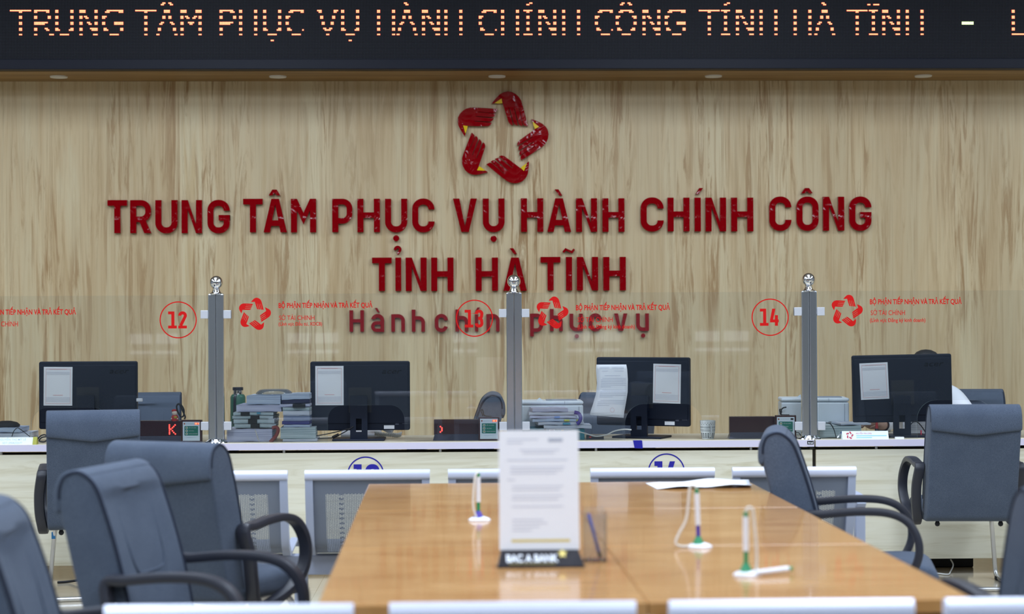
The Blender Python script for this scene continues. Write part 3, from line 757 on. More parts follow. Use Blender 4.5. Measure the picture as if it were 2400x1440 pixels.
p0, p1 = PY(1484, 1032, YC - 0.002), PY(1505, 1048, YC - 0.002)
m = MB(); m.prism([(p0.x, ZT + 0.001), (p1.x, ZT + 0.001), (p1.x + 0.003, ztb - 0.004), (p0.x + 0.008, ztb - 0.002)], YC - 0.004, YC - 0.0018)
m.box(((p0.x + p1.x) / 2, YC + 0.015, ZT + 0.0008), (p1.x - p0.x, 0.035, 0.001)); m.build('tape', M_tape, counters[1], world=True)
m = MB(); p0, p1 = PY(1892, 1034, YC - 0.002), PY(1907, 1042, YC - 0.002); m.box(((p0.x + p1.x) / 2, YC - 0.0015, (p0.z + p1.z) / 2), (p1.x - p0.x, 0.003, p0.z - p1.z), 0)
writing(m, 'Aroal', 1893.5, 1905.5, 1036, 1040.5, YC - 0.0034, 0.02, 1); m.build('maker_plate', [M_dark, M_pwhite], counters[1], world=True)

# ------------------------------------------------------------------ steel posts
posts = [(508, 689.5, 'first polished steel post with a ball finial, beside the green flask'), (1206, 686.5, 'middle polished steel post with a ball finial, beside circled number 13'), (1897, 682.5, 'third polished steel post with a ball finial, beside circled number 14')]
for px, pyt, lab in posts:
    p = PY(px, 1031, YG + 0.02); zt = PY(px, pyt, YG + 0.02).z; s = SC(px, YG)
    po = thing('screen_post', lab, 'post', (p.x, YG + 0.02, ZT), 0, 'steel posts of the glass screen'); H = zt - ZT
    m = MB(); hw = 18.3 * s
    for sg in (-1, 1): m.box((sg * hw / 2, 0, H / 2 + 0.006), (hw - 0.0012, 0.044, H - 0.012))
    m.build('shaft', M_steel, po, bevel=0.005, bseg=3)
    m = MB(); m.lathe([(0.001, H - 0.004), (0.039, H - 0.002), (0.040, H + 0.003), (0.026, H + 0.010), (0.020, H + 0.022), (0.022, H + 0.030), (0.001, H + 0.032)], n=32)
    m.ellipsoid((0, 0, H + 0.0645), (0.0375, 0.0375, 0.0375), 32, 20); m.build('ball_finial', M_chrome, po, smooth=35)
    m = MB(); m.lathe([(0.066, 0.0), (0.064, 0.006), (0.052, 0.014), (0.046, 0.020), (0.001, 0.021)], n=32); m.build('base_flange', M_chrome, po, smooth=35)
    for sx in (-1, 1):
        for pz in (0, 1):
            zc = PY(px, (pyt + 48) if pz == 0 else 999, YG).z - ZT
            m = MB(); m.box((sx * (hw + 8.6 * s), -0.024, zc), (17.5 * s, 0.006, 19.5 * s)); m.box((sx * (hw + 8.6 * s), 0.002, zc), (17.5 * s, 0.006, 19.5 * s)); m.box((sx * (hw + 2 * s), -0.011, zc), (4.2 * s, 0.026, 12 * s))
            m.build('glass_clip', M_clip, po, bevel=0.002)

# ------------------------------------------------------------------ glass panes
def pane(pxa, pxb, pyta, pytb, arch, label):
    gt = 0.008; a, b = PY(pxa, 690, YG), PY(pxb, 690, YG); zt = PY((pxa + pxb) / 2, (pyta + pytb) / 2, YG).z
    g = thing('glass_pane', label, 'glass', ((a.x + b.x) / 2, YG, ZT), 0, 'glass screen panes')
    s = SC((pxa + pxb) / 2, YG)
    out = [(a.x, ZT + 0.001), (a.x, zt), (b.x, zt), (b.x, ZT + 0.001)]
    if arch:
        ax0, ax1, at, r = arch; c0, c1 = PY(ax0, 1000, YG).x, PY(ax1, 1000, YG).x; zt2 = PY((ax0 + ax1) / 2, at, YG).z; rr = r * s
        out += [(c1, ZT + 0.001)] + arc(c1 - rr, zt2 - rr, rr, 0, 90, 8) + arc(c0 + rr, zt2 - rr, rr, 90, 180, 8) + [(c0, ZT + 0.001)]
    m = MB(); m.prism(out, YG, YG + gt, 0, 1); m.build('pane', [M_glass, M_glassedge], g, world=True)
    return g
YD = YG - 0.0008
g1 = pane(-170, 487, 697, 691, (73, 257, 956, 40), 'glass screen pane with red circled 12, before the first steel post')
g2 = pane(529, 1185, 690, 687, (768, 948, 950.5, 33), 'glass screen pane with red circled 13 in front of the square-on monitor')
g3 = pane(1227, 1877, 687, 684, (1465, 1647, 947, 45), 'glass screen pane with red circled 14 in front of the turned monitor')
g4 = pane(1919, 2580, 683, 680, (2150, 2330, 938, 45), 'glass screen pane beyond the third post, in front of the seated clerk')
def circle_no(g, px, py, d, x0, x1, y0, y1):
    p = PY(px, py, YD); s = SC(px, YD); m = MB(); ring(m, (p.x, p.z), 41.0 * s, 43.6 * s, YD)
    m.build('number_ring', M_decal, g, world=True)
    m = MB(); w = (x1 - x0) * 0.46
    for i, ch in enumerate(d):
        cx = x0 + w / 2 if i == 0 else x1 - w / 2; q = PY(cx, (y0 + y1) / 2, YD)
        for k, pl in enumerate(glyph(ch, w, y1 - y0, 7.2)): m.flat([(q.x + v[0] * s, q.z + v[1] * s) for v in pl], YD - 0.0002 * k)
    m.build('station_number', M_decal, g, world=True)
circle_no(g1, 417.6, 750.2, '12', 394, 438, 730.4, 770.4)
circle_no(g2, 1112, 746.4, '13', 1089, 1133, 726.5, 768)
circle_no(g3, 1805, 744, '14', 1781, 1825, 724, 764)
def glass_emblem(g, px, py, width):
    p = PY(px, py, YD); s = SC(px, YD) * width / 1150
    m = MB()
    for k in range(5): m.flat([(p.x + q[0], p.z + q[1]) for q in emb_pts(HAND, k, s)], YD)
    m.build('star_emblem_decal', M_decal, g, world=True)
glass_emblem(g2, 595.8, 737, 73); glass_emblem(g3, 1293.3, 734, 72.5); glass_emblem(g4, 1984, 729.3, 71)
def dept(g, x0, x1, yt, yb, *more):
    for txt, a, b, c, d, w in [('BỘ PHẬN TIẾP NHẬN VÀ TRẢ KẾT QUẢ', x0, x1, yt, yb, 0.026)] + list(more):
        m = MB(); writing(m, txt, a, b, c, d, YD, w); m.build('lettering', M_decal, g, world=True)
dept(g1, -42, 178, 725.6, 737.5, ('SỞ TÀI CHÍNH', -40, 42, 754, 765.5, 0.004))
dept(g2, 653, 873, 710, 721.5, ('SỞ TÀI CHINH', 654, 737, 740, 750.5, 0.004), ('(Lĩnh vực Đầu tư, XDCB)', 653, 755, 755.5, 763.5, 0.016))
dept(g3, 1350, 1570, 715, 727, ('SỞ TÀI CHÍNH', 1354, 1436, 744, 755, 0.004), ('(Lĩnh vực Đăng ký kinh doanh)', 1354, 1488, 761.5, 770.5, 0.016))
dept(g4, 2039, 2254, 701.5, 713, ('SỞ TÀI CHÍNH', 2041, 2121, 728, 739, 0.004), ('(Lĩnh vực Đăng ký kinh doanh)', 2039, 2169, 746.5, 755, 0.016))

# ------------------------------------------------------------------ monitors
def rr_poly(w, h, r, n=5):
    return arc(w / 2 - r, h / 2 - r, r, 0, 90, n) + arc(-w / 2 + r, h / 2 - r, r, 90, 180, n) + arc(-w / 2 + r, -h / 2 + r, r, 180, 270, n) + arc(w / 2 - r, -h / 2 + r, r, 270, 360, n)
def monitor(pxl, pxr, pyt, pyb, pxst, Y, yaw, label, roll=0.0, logo=True, wscale=1.0):
    cx = (pxl + pxr) / 2; s = SC(cx, Y); W = (pxr - pxl) * s / math.cos(math.radians(yaw)) * wscale; H = (pyb - pyt) * s
    c = PY(cx, (pyt + pyb) / 2, Y)
    st = PY(pxst, 1030, Y)
    mo = thing('desktop_monitor', label, 'monitor', (c.x, Y, ZT), -math.radians(yaw), 'black desktop monitors seen from behind')
    zc = c.z - ZT; R = Matrix.Rotation(math.radians(roll), 3, 'Y')
    def tr(o):
        o.data.transform(Matrix.Translation((0, 0, zc)) @ R.to_4x4()); return o
    # shell: -y is the back, towards the visitor
    m = MB(); m.prism(rr_poly(W, H, 0.012), -0.018, 0.014); tr(m.build('shell', M_monitor, mo, bevel=0.006, bseg=3))
    m = MB(); m.prism(rr_poly(W * 0.965, H * 0.845, 0.008), -0.0235, -0.0175); o = m.build('rear_cover', M_monitor, mo, bevel=0.003); o.data.transform(Matrix.Translation((0, 0, H * 0.022))); tr(o)
    m = MB(); m.box((0, -0.0238, -H * 0.06), (W * 0.23, 0.0008, H * 0.36)); tr(m.build('bracket_cover', M_monitor2, mo, bevel=0.002))
    m = MB(); m.prism(rr_poly(W * 0.95, H * 0.86, 0.004), 0.0135, 0.0146); o = m.build('screen', M_screen, mo); o.data.transform(Matrix.Translation((0, 0, H * 0.04))); tr(o)
    if logo:
        V, F_ = text_mesh('acer', W * 0.22, W * 0.42, 0.031, 0.01, 0.25); m = MB(); m.add([(x, -0.0241, z + H * 0.36 - 0.016) for x, z in V], F_); tr(m.build('maker_logo', M_logo, mo))
    m = MB(); m.box((W * 0.29, -0.0185, -H * 0.455), (W * 0.105, 0.0012, H * 0.052)); tr(m.build('white_label', M_paper, mo))
    m = MB()
    for k in range(4): m.box((W * 0.37, -0.0185, -H * (0.375 + 0.014 * k)), (W * 0.034, 0.0012, H * 0.007))
    for k in range(12): m.box((W * (0.425 + 0.009 * (k % 6)), -0.0185, -H * (0.38 + 0.02 * (k // 6))), (W * 0.006, 0.0012, H * 0.014))
    tr(m.build('rating_print', M_printd, mo))
    # stand: a broad upright with a slot, and a flat foot
    lx = (st.x - c.x) / math.cos(math.radians(yaw)) if yaw < 10 else 0.0
    hw = 20.0 * s; zt = PY(pxst, 926, Y).z - ZT
    m = MB()
    sl = hw * 0.34
    for x in (-1, 1): m.box((lx + x * (hw + sl) / 2, -0.075, (0.012 + zt) / 2), (hw - sl + 0.0004, 0.016, zt - 0.012))
    m.box((lx, -0.075, (0.125 + zt) / 2), (2 * sl, 0.016, zt - 0.125)); m.box((lx, -0.075, 0.03), (2 * sl, 0.016, 0.036))
    m.box((lx, -0.05, zt - 0.05), (hw * 1.7, 0.052, 0.085))
    m.build('stand', M_monitor, mo)
    m = MB(); m.box((lx, -0.03, 0.006), (0.295, 0.20, 0.012)); m.build('foot', M_monitor, mo, bevel=0.004)
    return mo, W, H, zc, R
YM = 10.26
MON = [monitor(93, 323, 847, 1006, 208, YM, 0, 'black monitor seen from behind, on the counter under circled number 12'),
       monitor(728, 961, 847, 1009, 843, YM, 0, 'black monitor seen square-on from behind, between the document stacks and the ticker'),
       monitor(1404, 1612, 838, 998, 1491, YM + 0.05, 25, 'black monitor turned aside, with a long letter hanging from its corner'),
       monitor(1999, 2228, 832, 989, 2109, YM, 4, 'black monitor in front of the seated clerk, next to the white printer', -1.0)]
def sheet(mon, px0, px1, py0, py1, label, lines=True, tilt=0.0, dy=-0.0262, name='notice_sheet'):
    mo, W, H, zc, R = mon; Y = mo.location.y
    yaw = mo.rotation_euler[2]
    # position on the monitor's back plane
    s = SC((px0 + px1) / 2, Y); w_ = (px1 - px0) * s / math.cos(yaw); h_ = (py1 - py0) * s
    c = PY((px0 + px1) / 2, (py0 + py1) / 2, Y); lx = (c.x - mo.location.x) / math.cos(yaw); lz = c.z - ZT
    Mx = mo.matrix_basis @ Matrix.Translation((lx, dy, lz)) @ Matrix.Rotation(math.radians(tilt), 4, 'Y')
    o = thing(name, label, 'paper', (0, 0, 0), 0, 'notice sheets on the monitors'); o.matrix_basis = Mx
    N = 6; V = []; F_ = []
    m = MB(); m.box((0, 0, 0), (w_, 0.0012, h_)); m.build('paper', M_paper, o)
    m = MB(); e = 0.012; y = -0.0012
    for (x, z, a, b) in ((0, h_ / 2 - e, w_ - 2 * e, 0.0014), (0, -h_ / 2 + e, w_ - 2 * e, 0.0014), (-w_ / 2 + e, 0, 0.0014, h_ - 2 * e), (w_ / 2 - e, 0, 0.0014, h_ - 2 * e)): m.box((x, y, z), (a, 0.0006, b))
    m.box((0, y, -h_ * 0.23), (w_ * 0.34, 0.0006, h_ * 0.012)); m.box((0, y, h_ * 0.44), (w_ * 0.60, 0.0006, h_ * 0.012))
    m.build('red_print', M_printr, o)
    m = MB()
    for k in range(3): m.box((0, y, h_ * (0.37 - 0.028 * k)), (w_ * 0.8, 0.0006, h_ * 0.008))
    for k in range(4): m.box((0, y, -h_ * (0.29 + 0.034 * k)), (w_ * 0.84, 0.0006, h_ * 0.010))
    m.build('grey_print', M_printl, o)
    return o
sheet(MON[0], 105, 172, 860, 951, 'white bordered notice sheet on the monitor under circled number 12', tilt=0.6)
sheet(MON[1], 740, 806, 858, 950, 'white bordered notice sheet on the square-on monitor beside the document stacks')
sheet(MON[2], 1533, 1594, 853, 944, 'white bordered notice sheet on the turned monitor, beside its hanging letter', tilt=1.2)
sheet(MON[3], 2016, 2081, 851, 936, 'crooked white notice sheet on the monitor in front of the clerk', tilt=-2.5)
# long letter hanging from the corner of the turned monitor, its foot bending out
mo, W, H, zc, R = MON[2]
def onmon(px, py, dy):
    Y = mo.location.y; c = PY(px, py, Y); yaw = mo.rotation_euler[2]
    return Vector(((c.x - mo.location.x) / math.cos(yaw), dy, c.z - ZT))
cor = [(1405, 856, 1473, 855), (1404, 868, 1475, 866), (1407, 900, 1477, 890), (1405, 926, 1477, 920), (1399, 950, 1474, 945), (1394, 968, 1471, 966), (1393, 975, 1470, 980)]
dys = [-0.027, -0.027, -0.030, -0.034, -0.040, -0.046, -0.048]
o = thing('letter_sheet', 'long white letter page with grey lines hanging off the turned monitor', 'paper', (0, 0, 0)); o.matrix_basis = mo.matrix_basis.copy()
V = []; F_ = []; nx = 6
for (x0, y0, x1, y1), dy in zip(cor, dys):
    for k in range(nx + 1):
        t_ = k / nx; V.append(onmon(x0 + (x1 - x0) * t_, y0 + (y1 - y0) * t_, dy - 0.004 * math.sin(PI * t_)))
for r in range(len(cor) - 1):
    for k in range(nx): F_.append([r * (nx + 1) + k, r * (nx + 1) + k + 1, (r + 1) * (nx + 1) + k + 1, (r + 1) * (nx + 1) + k])
m = MB(); m.add(V, F_); pp = m.build('paper', M_paper, o, smooth=60); sd = pp.modifiers.new('thick', 'SOLIDIFY'); sd.thickness = 0.0008
m = MB(); m2 = MB(); rng = random.Random(3)
def lline(mb, py, f0, f1):
    # one printed line across the sheet
    for i in range(len(cor) - 1):
        ya, yb = cor[i][1], cor[i + 1][1]
        if ya <= py <= yb:
            t_ = (py - ya) / (yb - ya); xa = cor[i][0] + (cor[i + 1][0] - cor[i][0]) * t_; xb = cor[i][2] + (cor[i + 1][2] - cor[i][2]) * t_; dy = dys[i] + (dys[i + 1] - dys[i]) * t_ - 0.0055
            p, q = onmon(xa + (xb - xa) * f0, py - 1 * f0, dy), onmon(xa + (xb - xa) * f1, py - 1 * f1, dy); h = Vector((0, 0, 0.0011))
            mb.add([p - h, q - h, q + h, p + h], [[0, 1, 2, 3]]); return
for py in (862, 865): lline(m, py, 0.12, 0.45); lline(m, py, 0.52, 0.92)
lline(m, 871, 0.2, 0.4); lline(m, 871, 0.6, 0.9); lline(m, 882, 0.28, 0.78)
for k in range(17):
    if k in (6, 12): continue
    lline(m, 888 + 4 * k, 0.2 if k in (0, 7, 13) else 0.14, 0.96 if k not in (5, 11, 16) else rng.uniform(0.4, 0.7))
m.build('printing', M_printl, o)
p = onmon(1445, 962, -0.053); m = MB(); ring(m, (p.x, p.z), 0.012, 0.0132, p.y, 28); m.build('stamp_mark', M_printr, o)

# ------------------------------------------------------------------ queue tickers and feedback tablets
def ticker(px0, px1, py0, py1, Y, label, dots, cells):
    s = SC((px0 + px1) / 2, Y); c = PY((px0 + px1) / 2, (py0 + py1) / 2, Y); W = (px1 - px0) * s; zt = PY(px0, py0, Y).z - ZT; zb = 0.034
    o = thing('queue_ticker', label, 'ticker', (c.x, Y, ZT), 0, 'red LED queue tickers')
    m = MB(); m.box((0, 0.018, (zt + zb) / 2 - 0.002), (W, 0.036, zt - zb + 0.004)); m.build('housing', M_maroon, o, bevel=0.003)
    m = MB(); hw = W / 2; m.add([(-hw - 0.006, -0.03, 0), (hw + 0.003, -0.03, 0), (hw + 0.003, 0.05, 0), (-hw - 0.006, 0.05, 0), (-hw + 0.004, -0.004, zb), (hw, -0.004, zb), (hw, 0.04, zb), (-hw + 0.004, 0.04, zb)], [(0,3,2,1),(4,5,6,7),(0,1,5,4),(1,2,6,5),(2,3,7,6),(3,0,4,7)]); m.build('plinth', M_plinth, o, bevel=0.002)
    if dots:
        m = MB(); mh = MB()
        for (px, py) in dots:
            q = PY(px, py, Y)
            m.ellipsoid((q.x - c.x, -0.0005, q.z - ZT), (0.0037, 0.0012, 0.0033), 10, 6)
            mh.lathe([(0.0, 0.0), (0.0052, 0.0)], (q.x - c.x, -0.0004, q.z - ZT), 12, 0, Matrix.Rotation(PI / 2, 3, 'X'))
        m.build('dot_pattern', M_ledhot2, o, smooth=60); mh.build('halo_pattern', M_ledred, o)
    return o
M_ledhot2 = mat('lit_ticker_dot', (0.4, 0.0, 0.0), 0.4, emit=(1.0, 0.10, 0.08), estr=2.6)
def zd(X, Y_, ox, oy, k): return (ox + X / k, oy + Y_ / k)
K = [zd(x, y, 320, 930, 12) for x, y in ((925,800),(925,843),(925,880),(928,917),(928,965),(928,1012),(928,1052),(1085,800),(1046,843),(1010,880),(968,917),(1010,965),(1048,1012),(1092,1052))]
P_ = [zd(x, y, 1000, 900, 9) for x, y in ((290,905),(322,933),(322,962),(322,990),(290,1018))]
ticker(322, 424, 987, 1022, 10.16, 'maroon LED ticker lit with a red K, behind the chairs under circled 12', K, 0)
ticker(1017, 1121, 984, 1026, 10.16, 'maroon LED ticker lit with a red bracket, beside the middle steel post', P_, 0)
ticker(1710, 1816, 977, 1021, 10.16, 'blank maroon LED ticker between the patterned mug and the third steel post', None, 0)
def tablet(px0, px1, py0, py1, Y, label, digits, turn=4):
    s = SC((px0 + px1) / 2, Y); W = (px1 - px0) * s; zt = PY(px0, py0, Y).z - ZT; c = PY((px0 + px1) / 2, 1000, Y)
    o = thing('feedback_tablet', label, 'tablet', (c.x, Y, ZT), -math.radians(turn), 'feedback tablets in maroon frames')
    H = zt; f = 0.010
    m = MB(); m.box((0, 0.012, H / 2), (W, 0.026, H)); m.build('frame', M_maroonf, o, bevel=0.003)
    m = MB(); m.box((0.0, -0.0015, H / 2), (W - 2 * f, 0.001, H - 2 * f)); m.build('face', M_tabscreen, o)
    w2, h2 = W - 2 * f, H - 2 * f; y = -0.0025
    m = MB(); m.prism([(p[0], p[1] + H * 0.52) for p in rr_poly(w2 * 0.80, h2 * 0.50, 0.003, 3)], y, y + 0.0008); m.build('green_field', M_tabgreen, o)
    for k, tx in enumerate(('RẤT HÀI LÒNG', 'HÀI LÒNG', 'KHÔNG HÀI LÒNG')):
        zc = H * 0.52 + h2 * (0.155 - 0.155 * k); xb = -w2 * 0.27
        m = MB(); m.prism([(p[0] + xb, p[1] + zc) for p in rr_poly(h2 * 0.115, h2 * 0.115, 0.003, 3)], y - 0.0008, y); b = m.build('button', M_pwhite, o)
        m = MB(); m.lathe([(0.0, 0.0), (h2 * 0.036, 0.0)], (xb, y - 0.0012, zc), 14, 0, Matrix.Rotation(PI / 2, 3, 'X')); m.build('face_icon', M_lime, b)
        V, F_ = text_mesh(tx, -w2 * 0.14, -w2 * 0.14 + w2 * 0.036 * len(tx), h2 * 0.034, 0.01); m = MB(); m.add([(x, y - 0.0006, z + zc - h2 * 0.017) for x, z in V], F_); m.build('lettering', M_pwhite, o)
    m = MB(); m.box((-w2 * 0.05, y + 0.0008, H * 0.52 + h2 * 0.37), (w2 * 0.56, 0.0006, h2 * 0.018)); m.box((0, y + 0.0008, H * 0.5 - h2 * 0.33), (w2 * 0.55, 0.0006, h2 * 0.018)); m.build('small_print', M_printb, o)
    m = MB(); m.lathe([(0.0, 0.0), (w2 * 0.045, 0.0)], (-w2 * 0.40, y, H * 0.52 + h2 * 0.37), 14, 0, Matrix.Rotation(PI / 2, 3, 'X')); m.build('crest', mat('crest_red', S(206, 110, 70), 0.5) if 'crest_red' not in bpy.data.materials else bpy.data.materials['crest_red'], o)
    if digits:
        V, F_ = text_mesh(digits, w2 * 0.22, w2 * 0.44, h2 * 0.07, 0.03); m = MB(); m.add([(x, y - 0.0006, z + H * 0.52 + h2 * 0.34) for x, z in V], F_); m.build('lit_digits', M_ledhot, o)
        m = MB(); m.box((w2 * 0.33, y, H * 0.52 + h2 * 0.375), (w2 * 0.27, 0.001, h2 * 0.105)); m.build('digit_window', M_ledred, o)
    else:
        m = MB(); m.box((w2 * 0.36, y, H * 0.52 + h2 * 0.375), (w2 * 0.16, 0.001, h2 * 0.09)); m.build('digit_window', M_dark, o)
    return o
tablet(424, 473, 985, 1036, 10.10, 'feedback tablet with red digits, beside the ticker showing K', '01')
tablet(1121, 1171, 978, 1037, 10.10, 'feedback tablet with red digits, beside the middle steel post', '01')
tablet(1817, 1866, 974, 1031, 10.10, 'feedback tablet with dark digit window, beside the third steel post', None)
def cable(name, pts, r, label, cat='cable', group=None, m_=None, n=8):
    m = MB(); m.tube(pts, r, 8, smooth=n); return tag(m.build(name, m_ or M_cable, None, smooth=60), label, cat, group)
# coiled leads tied behind the tablets
def px3(L, Y): return [PY(a, b, Y) for a, b in L]
cable('power_lead', px3([(432,983),(434,978),(431,970),(424,955),(419,947),(414,953),(417,966),(424,977),(430,975),(431,962),(425,950),(418,948)], 10.17), 0.0045, 'coiled black lead standing behind the tablet beside the K ticker')
cable('power_lead', px3([(1131,976),(1131,972),(1128,966),(1128,962),(1131,961),(1133,967),(1134,973),(1140,976),(1152,976.5)], 10.13), 0.003, 'short black lead looped on top of the tablet by the middle post')
cable('power_lead', px3([(1829,972),(1828,966),(1827,961),(1830,960),(1832,966),(1830,972),(1838,973),(1850,973)], 10.13), 0.003, 'short black lead looped on top of the tablet by the third post')
cable('power_lead', px3([(1866,1014),(1872,1015),(1877,1023),(1873,1030),(1867,1026),(1865,1018)], 10.14), 0.002, 'thin black lead drooping beside the third post foot')
# small seated figurine on the ticker
p = PY(410, 987, 10.18); z0 = PY(410, 988, 10.16).z
o = thing('figurine', 'small red and cream figurine with a gold belly on the K ticker', 'figurine', (p.x, 10.178, z0))
m = MB(); m.lathe([(0.0, 0.0), (0.020, 0.0), (0.022, 0.012), (0.018, 0.030), (0.010, 0.036), (0.0, 0.037)], n=18); m.build('body', M_figred, o, smooth=60)
m = MB(); m.ellipsoid((0, -0.002, 0.046), (0.017, 0.015, 0.016)); m.build('head', M_figcream, o, smooth=60)
m = MB(); m.ellipsoid((-0.002, 0.002, 0.058), (0.017, 0.016, 0.010)); m.build('cap', M_figred, o, smooth=60)
m = MB(); m.ellipsoid((0.006, -0.017, 0.022), (0.010, 0.006, 0.008)); m.build('belly_disc', M_figgold, o, smooth=60)
for sx in (-1, 1):
    m = MB(); m.ellipsoid((sx * 0.016, -0.012, 0.014), (0.005, 0.006, 0.005)); m.build('hand', M_figcream, o, smooth=60)

# ------------------------------------------------------------------ papers on the counter
prng = random.Random(11)
def slab(px0, px1, py0, py1, Y, dep, m_, label, name='document_bundle', group=None, tilt=0.0, wav=0.002, cat='documents', z0=None, yaw=None):
    s = SC((px0 + px1) / 2, Y); a = PY(px0, py1, Y); b = PY(px1, py0, Y)
    zb = a.z if z0 is None else z0; h = max(b.z - a.z, 0.003); W = b.x - a.x; c = (a.x + b.x) / 2
    o = thing(name, label, cat, (c, Y + dep / 2, zb), math.radians(prng.uniform(-3, 3) if yaw is None else yaw), group)
    N = 9; V = []; F_ = []; ph = prng.uniform(0, 6)
    for k in range(N + 1):
        x = -W / 2 + W * k / N; dz = wav * math.sin(ph + k * 0.9) + math.tan(math.radians(tilt)) * x
        ed = 0.004 * math.sin(ph * 2 + k * 1.7)
        for y in (-dep / 2 + ed, dep / 2): 
            V.append((x, y, max(0, dz))); V.append((x, y, max(0, dz) + h))
    for k in range(N):
        q = k * 4; n_ = q + 4
        F_ += [[q + 1, n_ + 1, n_ + 3, q + 3], [q, q + 2, n_ + 2, n_], [q, n_, n_ + 1, q + 1], [q + 2, q + 3, n_ + 3, n_ + 2]]
    F_ += [[0, 1, 3, 2], [N * 4, N * 4 + 2, N * 4 + 3, N * 4 + 1]]
    m = MB(); m.add(V, F_); m.build('pages', m_, o, smooth=40); o['w'] = W; o['h'] = h
    return o
def clipon(o, f, label=None, wd=0.05):
    W, h = o['w'], o['h']; m = MB(); m.box((W * f, -0.125, h / 2), (wd, 0.03, h + 0.004)); m.build('binder_clip', M_dark, o, bevel=0.002)
def zpx(py, px=640, Y=10.12): return PY(px, py, Y).z
GA = 'document bundles stacked beside the green flask'; GB = 'document bundles stacked against the square-on monitor'
za = ZT + 0.001
seqA = [(532, 638, 1037, 1007, M_st_lav, 'rumpled lavender paper bundle tied with a white string, bottom of the stack beside the flask'),
        (547, 644, 1007, 998, M_st_green, 'grey-green folder with a lower black clip, second from bottom beside the flask'),
        (547, 643, 998, 988, M_st_green, 'grey-green folder with a black clip near its middle, third from bottom beside the flask'),
        (546, 642, 988, 981, M_st_green, 'grey-green folder with a clip near its far end, fourth from bottom beside the flask'),
        (546, 640, 981, 974, M_st_green, 'thin grey-green folder with a light blue tab, fifth from bottom beside the flask'),
        (556, 662, 974, 958, M_st_lav, 'thick lavender paper bundle in the upper half of the stack beside the flask'),
        (580, 660, 958, 937, M_st_blue, 'pale blue folder bundle near the top of the stack beside the flask')]
for i, (a, b, y1, y0, mm, lab) in enumerate(seqA):
    o = slab(a, b, y0, y1, 10.13, 0.26, mm, lab, group=GA, z0=za, wav=0.0012 if i else 0.003, tilt=(0, 0, 0, 0, 0, 0, 0)[i]); za += o['h'] + 0.001 + (0.007 if i == 0 else 0.003)
    if i == 1: clipon(o, 0.0)
    if i == 2: clipon(o, -0.03)
    if i == 3: clipon(o, 0.06)
    if i == 4:
        clipon(o, -0.2); m = MB(); m.box((0.03, -0.135, o['h'] * 0.8), (0.02, 0.012, 0.008)); m.build('tab', M_printb, o)
    if i == 0:
        m = MB(); m.tube([(0.03, 0.0, o['h'] + 0.006), (0.03, -0.128, o['h'] + 0.004), (0.045, -0.140, 0.03), (0.055, -0.135, 0.002)], 0.003, 6); m.build('string', M_cord, o, smooth=60)
za = max(za, zb_ if 'zb_' in globals() else za); p = PY(640, 937, 10.2)
m = MB(); m.lathe([(0.001, 0.0), (1.0, 0.0), (0.96, 0.35), (0.80, 0.85), (0.6, 1.0), (0.001, 1.0)], (0, 0, 0), 32, 0, Matrix.Diagonal((0.105, 0.09, 0.028)))
o = m.build('plastic_lid', M_plastic_film, None, smooth=50, loc=(p.x, 10.26, za + 0.001)); tag(o, 'clear plastic lid lying on top of the document stacks beside the flask', 'lid')
zb_ = ZT + 0.001
seqB = [(662, 742, 1038, 1032, M_st_white, 'thin white file, bottom of the stack against the square-on monitor', 0),
        (656, 738, 1032, 1005, M_st_green, 'thick grey-green paper bundle in plastic, low in the stack against the monitor', 0),
        (664, 726, 1005, 999, M_st_blue, 'light blue folder under the flat navy folder, against the monitor', 0),
        (662, 726, 999, 991, M_navy, 'flat navy folder in the middle of the stack against the monitor', 0),
        (664, 726, 991, 979, M_grayfolder, 'translucent grey-blue folder lying on the flat navy folder', 0),
        (664, 726, 979, 968, M_st_white, 'white paper bundle above the translucent grey-blue folder', 0),
        (664, 726, 968, 960, M_st_green, 'grey-white file with turned-up corner beneath the lavender folder', 0),
        (656, 726, 960, 953, M_st_lav, 'lavender folder with a dark clip under the dark navy folder', 2),
        (660, 726, 952, 944, M_navyd, 'dark navy folder tilted near the top of the stack against the monitor', 4),
        (660, 726, 943, 930, M_st_blue, 'pale blue plastic-covered bundle tilted on top of the stack against the monitor', 4)]
for i, (a, b, y1, y0, mm, lab, ti) in enumerate(seqB):
    o = slab(a, b, y0, y1, 10.11, 0.23, mm, lab, group=GB, z0=zb_, tilt=0, yaw=prng.uniform(-2, 2), wav=0.0012); zb_ += o['h'] + 0.002
    if ti:
        for ch in o.children: ch.data.transform(Matrix.Translation((0, 0, o['w'] / 2 * math.tan(math.radians(ti * 0.5)))) @ Matrix.Rotation(-math.radians(ti * 0.5), 4, 'Y'))
        zb_ += 0.001
    if i == 7: clipon(o, 0.15, wd=0.07)
# dark red strap of rolled paper in front of the stacks
q = px3([(633,1037),(640,1030),(648,1020),(652,1008),(647,1002),(638,1004)], 10.095)
m = MB(); m.tube(q, 0.010, 8, smooth=5); tag(m.build('red_strap', mat('dull_red_band', S(150, 66, 56), 0.6), None, smooth=60), 'dull red band curling in front of the document stacks', 'band')
